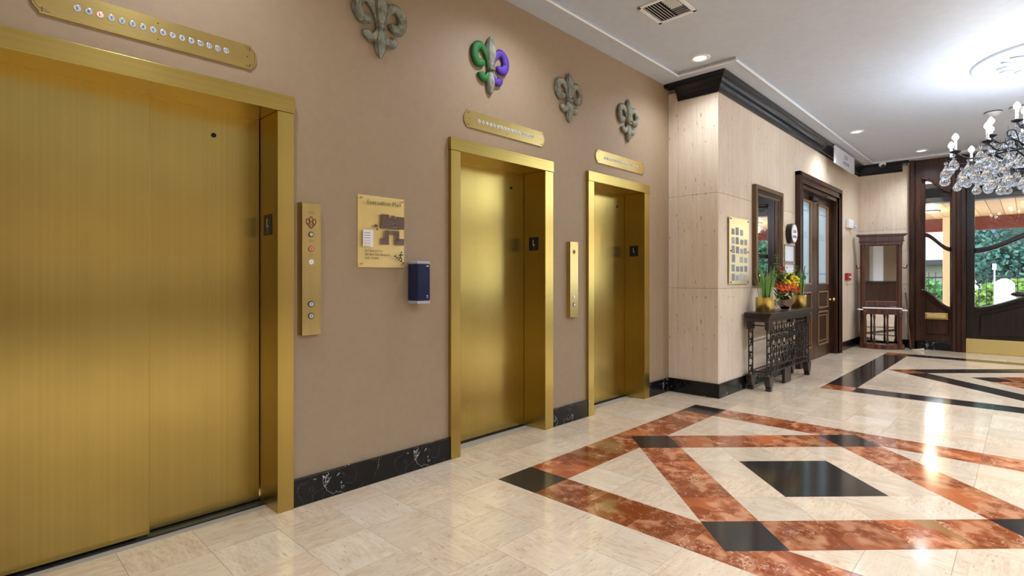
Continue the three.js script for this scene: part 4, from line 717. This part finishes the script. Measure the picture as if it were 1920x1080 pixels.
{
  const t = thing('chandelier', 'large crystal chandelier with candle bulbs and pear drops', 'chandelier'); t.position.set(CX, 0, CZ);
  const bronze = std({ color: C(.02, .02, .026), metalness: .7, roughness: .35 });
  const crystal = phy({ color: C(.84, .91, 1), transmission: 1, roughness: .02, ior: 1.52, thickness: .05 });
  part('stem', lathe([[.005, 3.40], [.06, 3.395], [.05, 3.36], [.012, 3.33], [.012, 2.98], [.04, 2.94], [.05, 2.86], [.02, 2.8], [.03, 2.66], [.08, 2.56], [.09, 2.48], [.05, 2.4], [.06, 2.32], [.1, 2.26], [.05, 2.2], [.0, 2.16]].reverse(), 18), bronze, t);
  const pear = lathe([[0, -.062], [.018, -.058], [.03, -.044], [.0325, -.03], [.027, -.014], [.015, .003], [.009, .016], [.0085, .024], [0, .03]], 10);
  const bead = new THREE.OctahedronGeometry(.011, 1);
  const cup = lathe([[0, 0], [.02, 0], [.045, .012], [.05, .022], [.018, .018], [.016, .035], [0, .035]], 14), candle = new THREE.CylinderGeometry(.012, .012, .1, 10), bulb = lathe([[0, 0], [.014, .002], [.028, .022], [.029, .038], [.016, .062], [0, .078]], 12), waxM = std({ color: C(.85, .84, .8), roughness: .5 });
  const tier = (n, R, y, a0, dropN) => {
    for (let i = 0; i < n; i++) {
      const a = a0 + i / n * Math.PI * 2, c = Math.cos(a), s = Math.sin(a), P = (r, yy) => [c * r, yy, s * r];
      const arm = part('arm', sweep(smoothPath([P(.05, y - .04), P(R * .35, y - .13), P(R * .65, y - .03), P(R * .85, y - .06), P(R, y)], 22), .0085, 6, 1, V(-s, 0, c)), bronze, t);
      part('arm_curl', sweep(smoothPath([P(R * .55, y - .06), P(R * .62, y + .06), P(R * .74, y + .05), P(R * .72, y), P(R * .67, y + .01)], 16), .0055, 5, 1, V(-s, 0, c)), bronze, arm);
      part('cup', moved(cup.clone(), c * R, y, s * R), bronze, arm);
      part('candle', moved(candle.clone(), c * R, y + .083, s * R), waxM, arm);
      part('candle_bulb', moved(bulb.clone(), c * R, y + .132, s * R), M.bulbGlow, arm);
      const l = new THREE.PointLight(C(...LAMP_TINT), BULB_CANDELA, 0, 2); l.position.set(c * R, y + .168, s * R); l.castShadow = true; l.shadow.radius = 1.4; t.add(l);
      const drops = [[R + .0, -.075, 1], [R + .07, -.16, 1.1], [R - .08, -.15, 1.15], [R - .17, -.12, 1], [R - .14, -.24, 1], [R - .26, -.2, 1.15], [R - .05, -.26, 1.05], [R - .3, -.3, 1.1]].slice(0, dropN);
      for (const [r, dy, sc] of drops) { const aa = a + rr(-.09, .09), m = part('crystal_drop', pear, crystal, t); m.position.set(Math.cos(aa) * r, y + dy, Math.sin(aa) * r); m.scale.setScalar(sc * rr(1.15, 1.5)); const b = part('bead', bead, crystal, m); b.position.y = .042; part('hook', moved(new THREE.CylinderGeometry(.0012, .0012, .05, 4), 0, .06, 0), bronze, m); }
    }
  };
  tier(12, .79, 2.525, .1, 8); tier(8, .5, 2.66, .35, 7); tier(6, .28, 2.80, .2, 3);
  part('ring', new THREE.TorusGeometry(.6, .009, 6, 60).rotateX(Math.PI / 2).translate(0, 2.45, 0), bronze, t);
  for (let i = 0; i < 14; i++) { const a = i / 14 * Math.PI * 2, m = part('crystal_drop', pear, crystal, t); m.position.set(Math.cos(a) * .6, 2.35, Math.sin(a) * .6); m.scale.setScalar(1.2); const k = part('hook', moved(new THREE.CylinderGeometry(.0012, .0012, .06, 4), 0, .06, 0), bronze, m); }
  for (let i = 0; i < 9; i++) { const a = i / 9 * Math.PI * 2, m = part('crystal_drop', pear, crystal, t); m.position.set(Math.cos(a) * .36, 2.26, Math.sin(a) * .36); m.scale.setScalar(1.2); part('hook', moved(new THREE.CylinderGeometry(.0012, .0012, .12, 4), 0, .09, 0), bronze, m); }
}

// ---------------------------------------------------------------- the lobby behind the camera, seen only in reflections
{
  const t = thing('reception_desk', 'dark wooden reception desk behind the camera, seen in mirrors', 'desk');
  part('front', box(-2.6, -2.2, 0, 1.12, 5.2, 9.2, .01), M.mahogany, t); part('counter', box(-2.7, -2.05, 1.12, 1.17, 5.1, 9.3, .008), M.ebony, t); base(t, -2.4, 0, 7.2);
  const c = thing('white_column', 'white square column behind the reception desk', 'column'); part('shaft', box(-4.6, -4.2, .2, YC, 6.9, 7.3, .01), M.white, c); part('plinth', box(-4.66, -4.14, 0, .2, 6.84, 7.36, .01), M.white, c); base(c, -4.4, 0, 7.1);
}

// ---------------------------------------------------------------- outside: canopy, pavement, fence, trees, car
{
  const pave = structure('pavement', 'pale concrete pavement outside the windows'); part('slab', box(X1 + .05, 17.2, -.2, -.02, -6, 16), std({ color: C(.5, .49, .46), roughness: .9 }), pave); pave.userData.category = 'ground';
  const road = structure('road', 'grey asphalt road outside'); part('asphalt', box(17.2, 25, -.4, -.14, -20, 30), std({ color: C(.20, .20, .21), roughness: .9 }), road); road.userData.category = 'ground';
  const lawn = structure('lawn', 'planted strip beyond the road'); part('soil', box(25, 60, -.4, -.05, -40, 50), std({ color: C(.07, .10, .03), roughness: 1 }), lawn); lawn.userData.category = 'ground';
  const cn = thing('street_canopy', 'wood lined canopy with red valance outside the windows', 'canopy');
  const lining = [std({ color: C(.62, .40, .18), roughness: .5 }), std({ color: C(.55, .34, .15), roughness: .5 }), std({ color: C(.68, .45, .22), roughness: .5 })];
  for (let i = 0; i < 60; i++) part('board', box(12.3, 16.0, 2.66, 2.68, -1.5 + i * .2, -1.5 + i * .2 + .192), lining[i % 3], cn);
  part('roof', box(12.05, 16.1, 2.69, 2.95, -1.5, 10.5), std({ color: C(.3, .3, .3), roughness: .8 }), cn);
  part('beam', box(12.05, 12.28, 2.60, 2.86, -1.5, 10.5), std({ color: C(.06, .06, .06), roughness: .5 }), cn);
  part('valance', box(16.0, 16.12, 2.36, 2.68, -1.6, 10.6), std({ color: C(.12, .018, .008), roughness: .7 }), cn);
  M.canopyGlow = std({ color: C(1, .9, .7), emissive: C(1, .8, .5), emissiveIntensity: 3 });
  for (const z of [-.3, 1.4, 3.2, 5, 7, 9]) { const f = part('canopy_lamp', (() => { const g = new THREE.CylinderGeometry(.14, .14, .03, 20); return moved(g, 14, 2.645, z); })(), M.canopyGlow, cn); const l = new THREE.PointLight(C(1, .82, .55), 2, 0, 2); l.position.set(14, 2.5, z); l.castShadow = true; l.shadow.radius = 5; cn.add(l); part('lamp_rim', moved(new THREE.TorusGeometry(.16, .015, 6, 24).rotateX(Math.PI / 2), 14, 2.65, z), M.darkMetal, f); }
  part('post', box(15.55, 15.70, -.02, 2.66, 1.46, 1.61, .01), std({ color: C(.52, .40, .24), roughness: .6 }), cn);
  part('post', box(15.55, 15.70, -.02, 2.66, 8.1, 8.25, .01), std({ color: C(.52, .40, .24), roughness: .6 }), cn);
  base(cn, 14, 0, 4.5);
  const fence = thing('iron_fence', 'dark iron picket fence in front of the trees', 'fence');
  part('rail', merge([box(25.0, 25.04, 1.28, 1.33, -14, 12), box(25.0, 25.04, .22, .27, -14, 12)]), M.darkMetal, fence);
  for (let i = 0; i < 130; i++) part('picket', box(25.005, 25.03, 0, 1.5, -14 + i * .2, -14 + i * .2 + .022), M.darkMetal, fence);
  base(fence, 25, 0, -1);
  const leaf = (() => { const g = new THREE.PlaneGeometry(.095, .06); return g; })();
  const crown = (t, name, cx, cy, cz, rx, ry, rz, n, col) => {
    const m = new THREE.InstancedMesh(leaf, std({ color: C(...col), roughness: .6, side: THREE.DoubleSide }), n), o = new THREE.Object3D(); m.name = name; m.userData.kind = 'stuff';
    for (let i = 0; i < n; i++) { const d = V(rr(-1, 1), rr(-1, 1), rr(-1, 1)).normalize(), k = Math.pow(rnd(), .35) * (.75 + .5 * vnoise(d.x * 3 + 9, d.y * 3 + d.z * 2 + 9, 64, 64)); o.position.set(cx + d.x * rx * k, Math.max(.05, cy + d.y * ry * k), cz + d.z * rz * k); o.rotation.set(rnd() * 6, rnd() * 6, rnd() * 6); o.scale.setScalar(rr(.7, 1.8)); o.updateMatrix(); m.setMatrixAt(i, o.matrix); m.setColorAt(i, C(rr(.6, 1.3), rr(.7, 1.3), rr(.6, 1.3))); }
    t.add(m); return m;
  };
  M.bark = std({ color: C(.09, .06, .04), roughness: .95 });
  [[29, 3.6, 3.0, 'dense blue-green tree behind the fence, filling the wide window'], [33, -5, 3.6, 'tall green tree left of the sidelight view'], [36, 3.4, 3.3, 'farther green tree behind the blue-green one'], [29, 10, 3.2, 'green tree far right beyond the road']].forEach(([x, z, r, label], k) => {
    const t = thing('tree', label, 'tree', 'trees beyond the fence'); part('trunk', sweep(smoothPath([[x, -.1, z], [x + .1, 1.2, z + .1], [x, 3.2, z]], 10), .16, 8), M.bark, t);
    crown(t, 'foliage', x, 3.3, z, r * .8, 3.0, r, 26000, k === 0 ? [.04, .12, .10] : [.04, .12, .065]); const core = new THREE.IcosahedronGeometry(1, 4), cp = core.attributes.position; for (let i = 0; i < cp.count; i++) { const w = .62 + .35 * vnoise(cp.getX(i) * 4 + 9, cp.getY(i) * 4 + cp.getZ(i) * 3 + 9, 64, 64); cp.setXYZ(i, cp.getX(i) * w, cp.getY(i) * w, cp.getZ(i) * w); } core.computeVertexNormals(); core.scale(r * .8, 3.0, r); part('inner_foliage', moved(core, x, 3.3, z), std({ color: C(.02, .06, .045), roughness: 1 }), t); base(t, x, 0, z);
  });
  [[25.9, -.6, 1.5, 'low green hedge behind the fence, seen through the sidelight'], [25.9, 2.9, 1.7, 'yellow-green hedge behind the sign post'], [25.9, 6.5, 2.2, 'low hedge behind the fence at the right']].forEach(([x, z, r, label], k) => { const t = thing('hedge', label, 'hedge', 'hedges along the fence'); const f = crown(t, 'foliage', x, .55, z, .7, .8, r, 5000, k === 1 ? [.18, .28, .05] : [.08, .24, .07]); part('stems', merge([-1, 0, 1].map((s) => rod(x, z + s * r * .5, -.05, .6, .04))), M.bark, t); });
  const sp = thing('sign_post', 'thin white street sign post by the fence', 'post'); part('pole', rod(23.6, 2.07, -.14, 1.75, .02), M.white, sp); part('sign_plate', box(23.56, 23.6, 1.55, 1.75, 2.02, 2.12, .005), M.white, sp); base(sp, 23.6, -.1, 2.07);
  const ub = thing('utility_box', 'grey rounded stone marker beside the sign post', 'marker'); const us = new THREE.Shape(); us.moveTo(-.26, -.1); us.lineTo(.26, -.1); us.lineTo(.26, 1.0); us.absarc(0, 1.0, .26, 0, Math.PI); us.lineTo(-.26, -.1); const ug = extrude(us, .3, .02); ug.rotateY(-Math.PI / 2); part('marker_body', moved(boxUV(ug), 24.2, 0, 2.3), std({ color: C(.34, .35, .37), roughness: .6 }), ub); part('marker_panel', box(23.86, 23.88, .45, 1.02, 2.15, 2.45, .004), M.lens, ub); base(ub, 24.2, -.1, 2.3);
  // white car parked at the kerb, nose to the left
  const car = thing('parked_car', 'white car parked outside, behind the black window panel', 'car'), cx = 18.4;
  const body = [[2.05, .25], [2.0, .72], [2.12, .90], [2.7, 1.0], [3.4, 1.06], [4.1, 1.52], [5.3, 1.58], [6.1, 1.14], [6.5, 1.02], [6.55, .3]];
  const bs = new THREE.Shape(); bs.moveTo(...body[0]); bs.lineTo(...body[1]); bs.splineThru(body.slice(2).map((p) => new THREE.Vector2(...p))); bs.lineTo(2.05, .25);
  const bg = extrude(bs, 1.55, .09); bg.rotateY(-Math.PI / 2); part('body', moved(bg, cx + 1.6, -.14, 0), phy({ color: C(.8, .8, .8), roughness: .2, clearcoat: 1 }), car);
  const cg = extrude([[3.72, 1.1], [4.2, 1.47], [5.2, 1.51], [5.85, 1.14]], 1.66, 0); cg.rotateY(-Math.PI / 2); part('side_windows', moved(cg, cx + 1.655, -.14, 0), M.blackPlastic, car);
  for (const z of [2.85, 5.6]) for (const x of [cx - .02, cx + 1.5]) { const w = part('wheel', (() => { const g = new THREE.CylinderGeometry(.31, .31, .2, 24); g.rotateZ(Math.PI / 2); return moved(g, x + .1, .17, z); })(), M.blackPlastic, car); part('hub', (() => { const g = new THREE.CylinderGeometry(.17, .17, .21, 16); g.rotateZ(Math.PI / 2); return moved(g, x + .1, .17, z); })(), M.chrome, w); }
  part('mirror', box(cx - .18, cx, .80, .92, 3.85, 4.05, .03), M.white, car);
  base(car, cx, -.14, 4.3); car.position.z += .22; car.position.y = -.2;
  // pale building across the street, seen through the sidelight
  const bd = thing('building', 'pale building with dark awning across the street', 'building');
  part('wall', box(42, 44, -.1, 7, -14, 0), std({ color: C(.6, .58, .54), roughness: .9 }), bd); for (let i = 0; i < 4; i++) part('window', box(41.96, 42.02, 3.4, 4.9, -13.2 + i * 3.4, -12.2 + i * 3.4), M.lens, bd); part('awning', box(40.6, 42, 2.1, 2.4, -13, -.2), std({ color: C(.05, .05, .06), roughness: .7 }), bd); base(bd, 42, -.1, -7);
}
scene.traverse((o) => { if (o.isMesh) { o.castShadow = true; o.receiveShadow = true; } });
renderer.render(scene, camera);
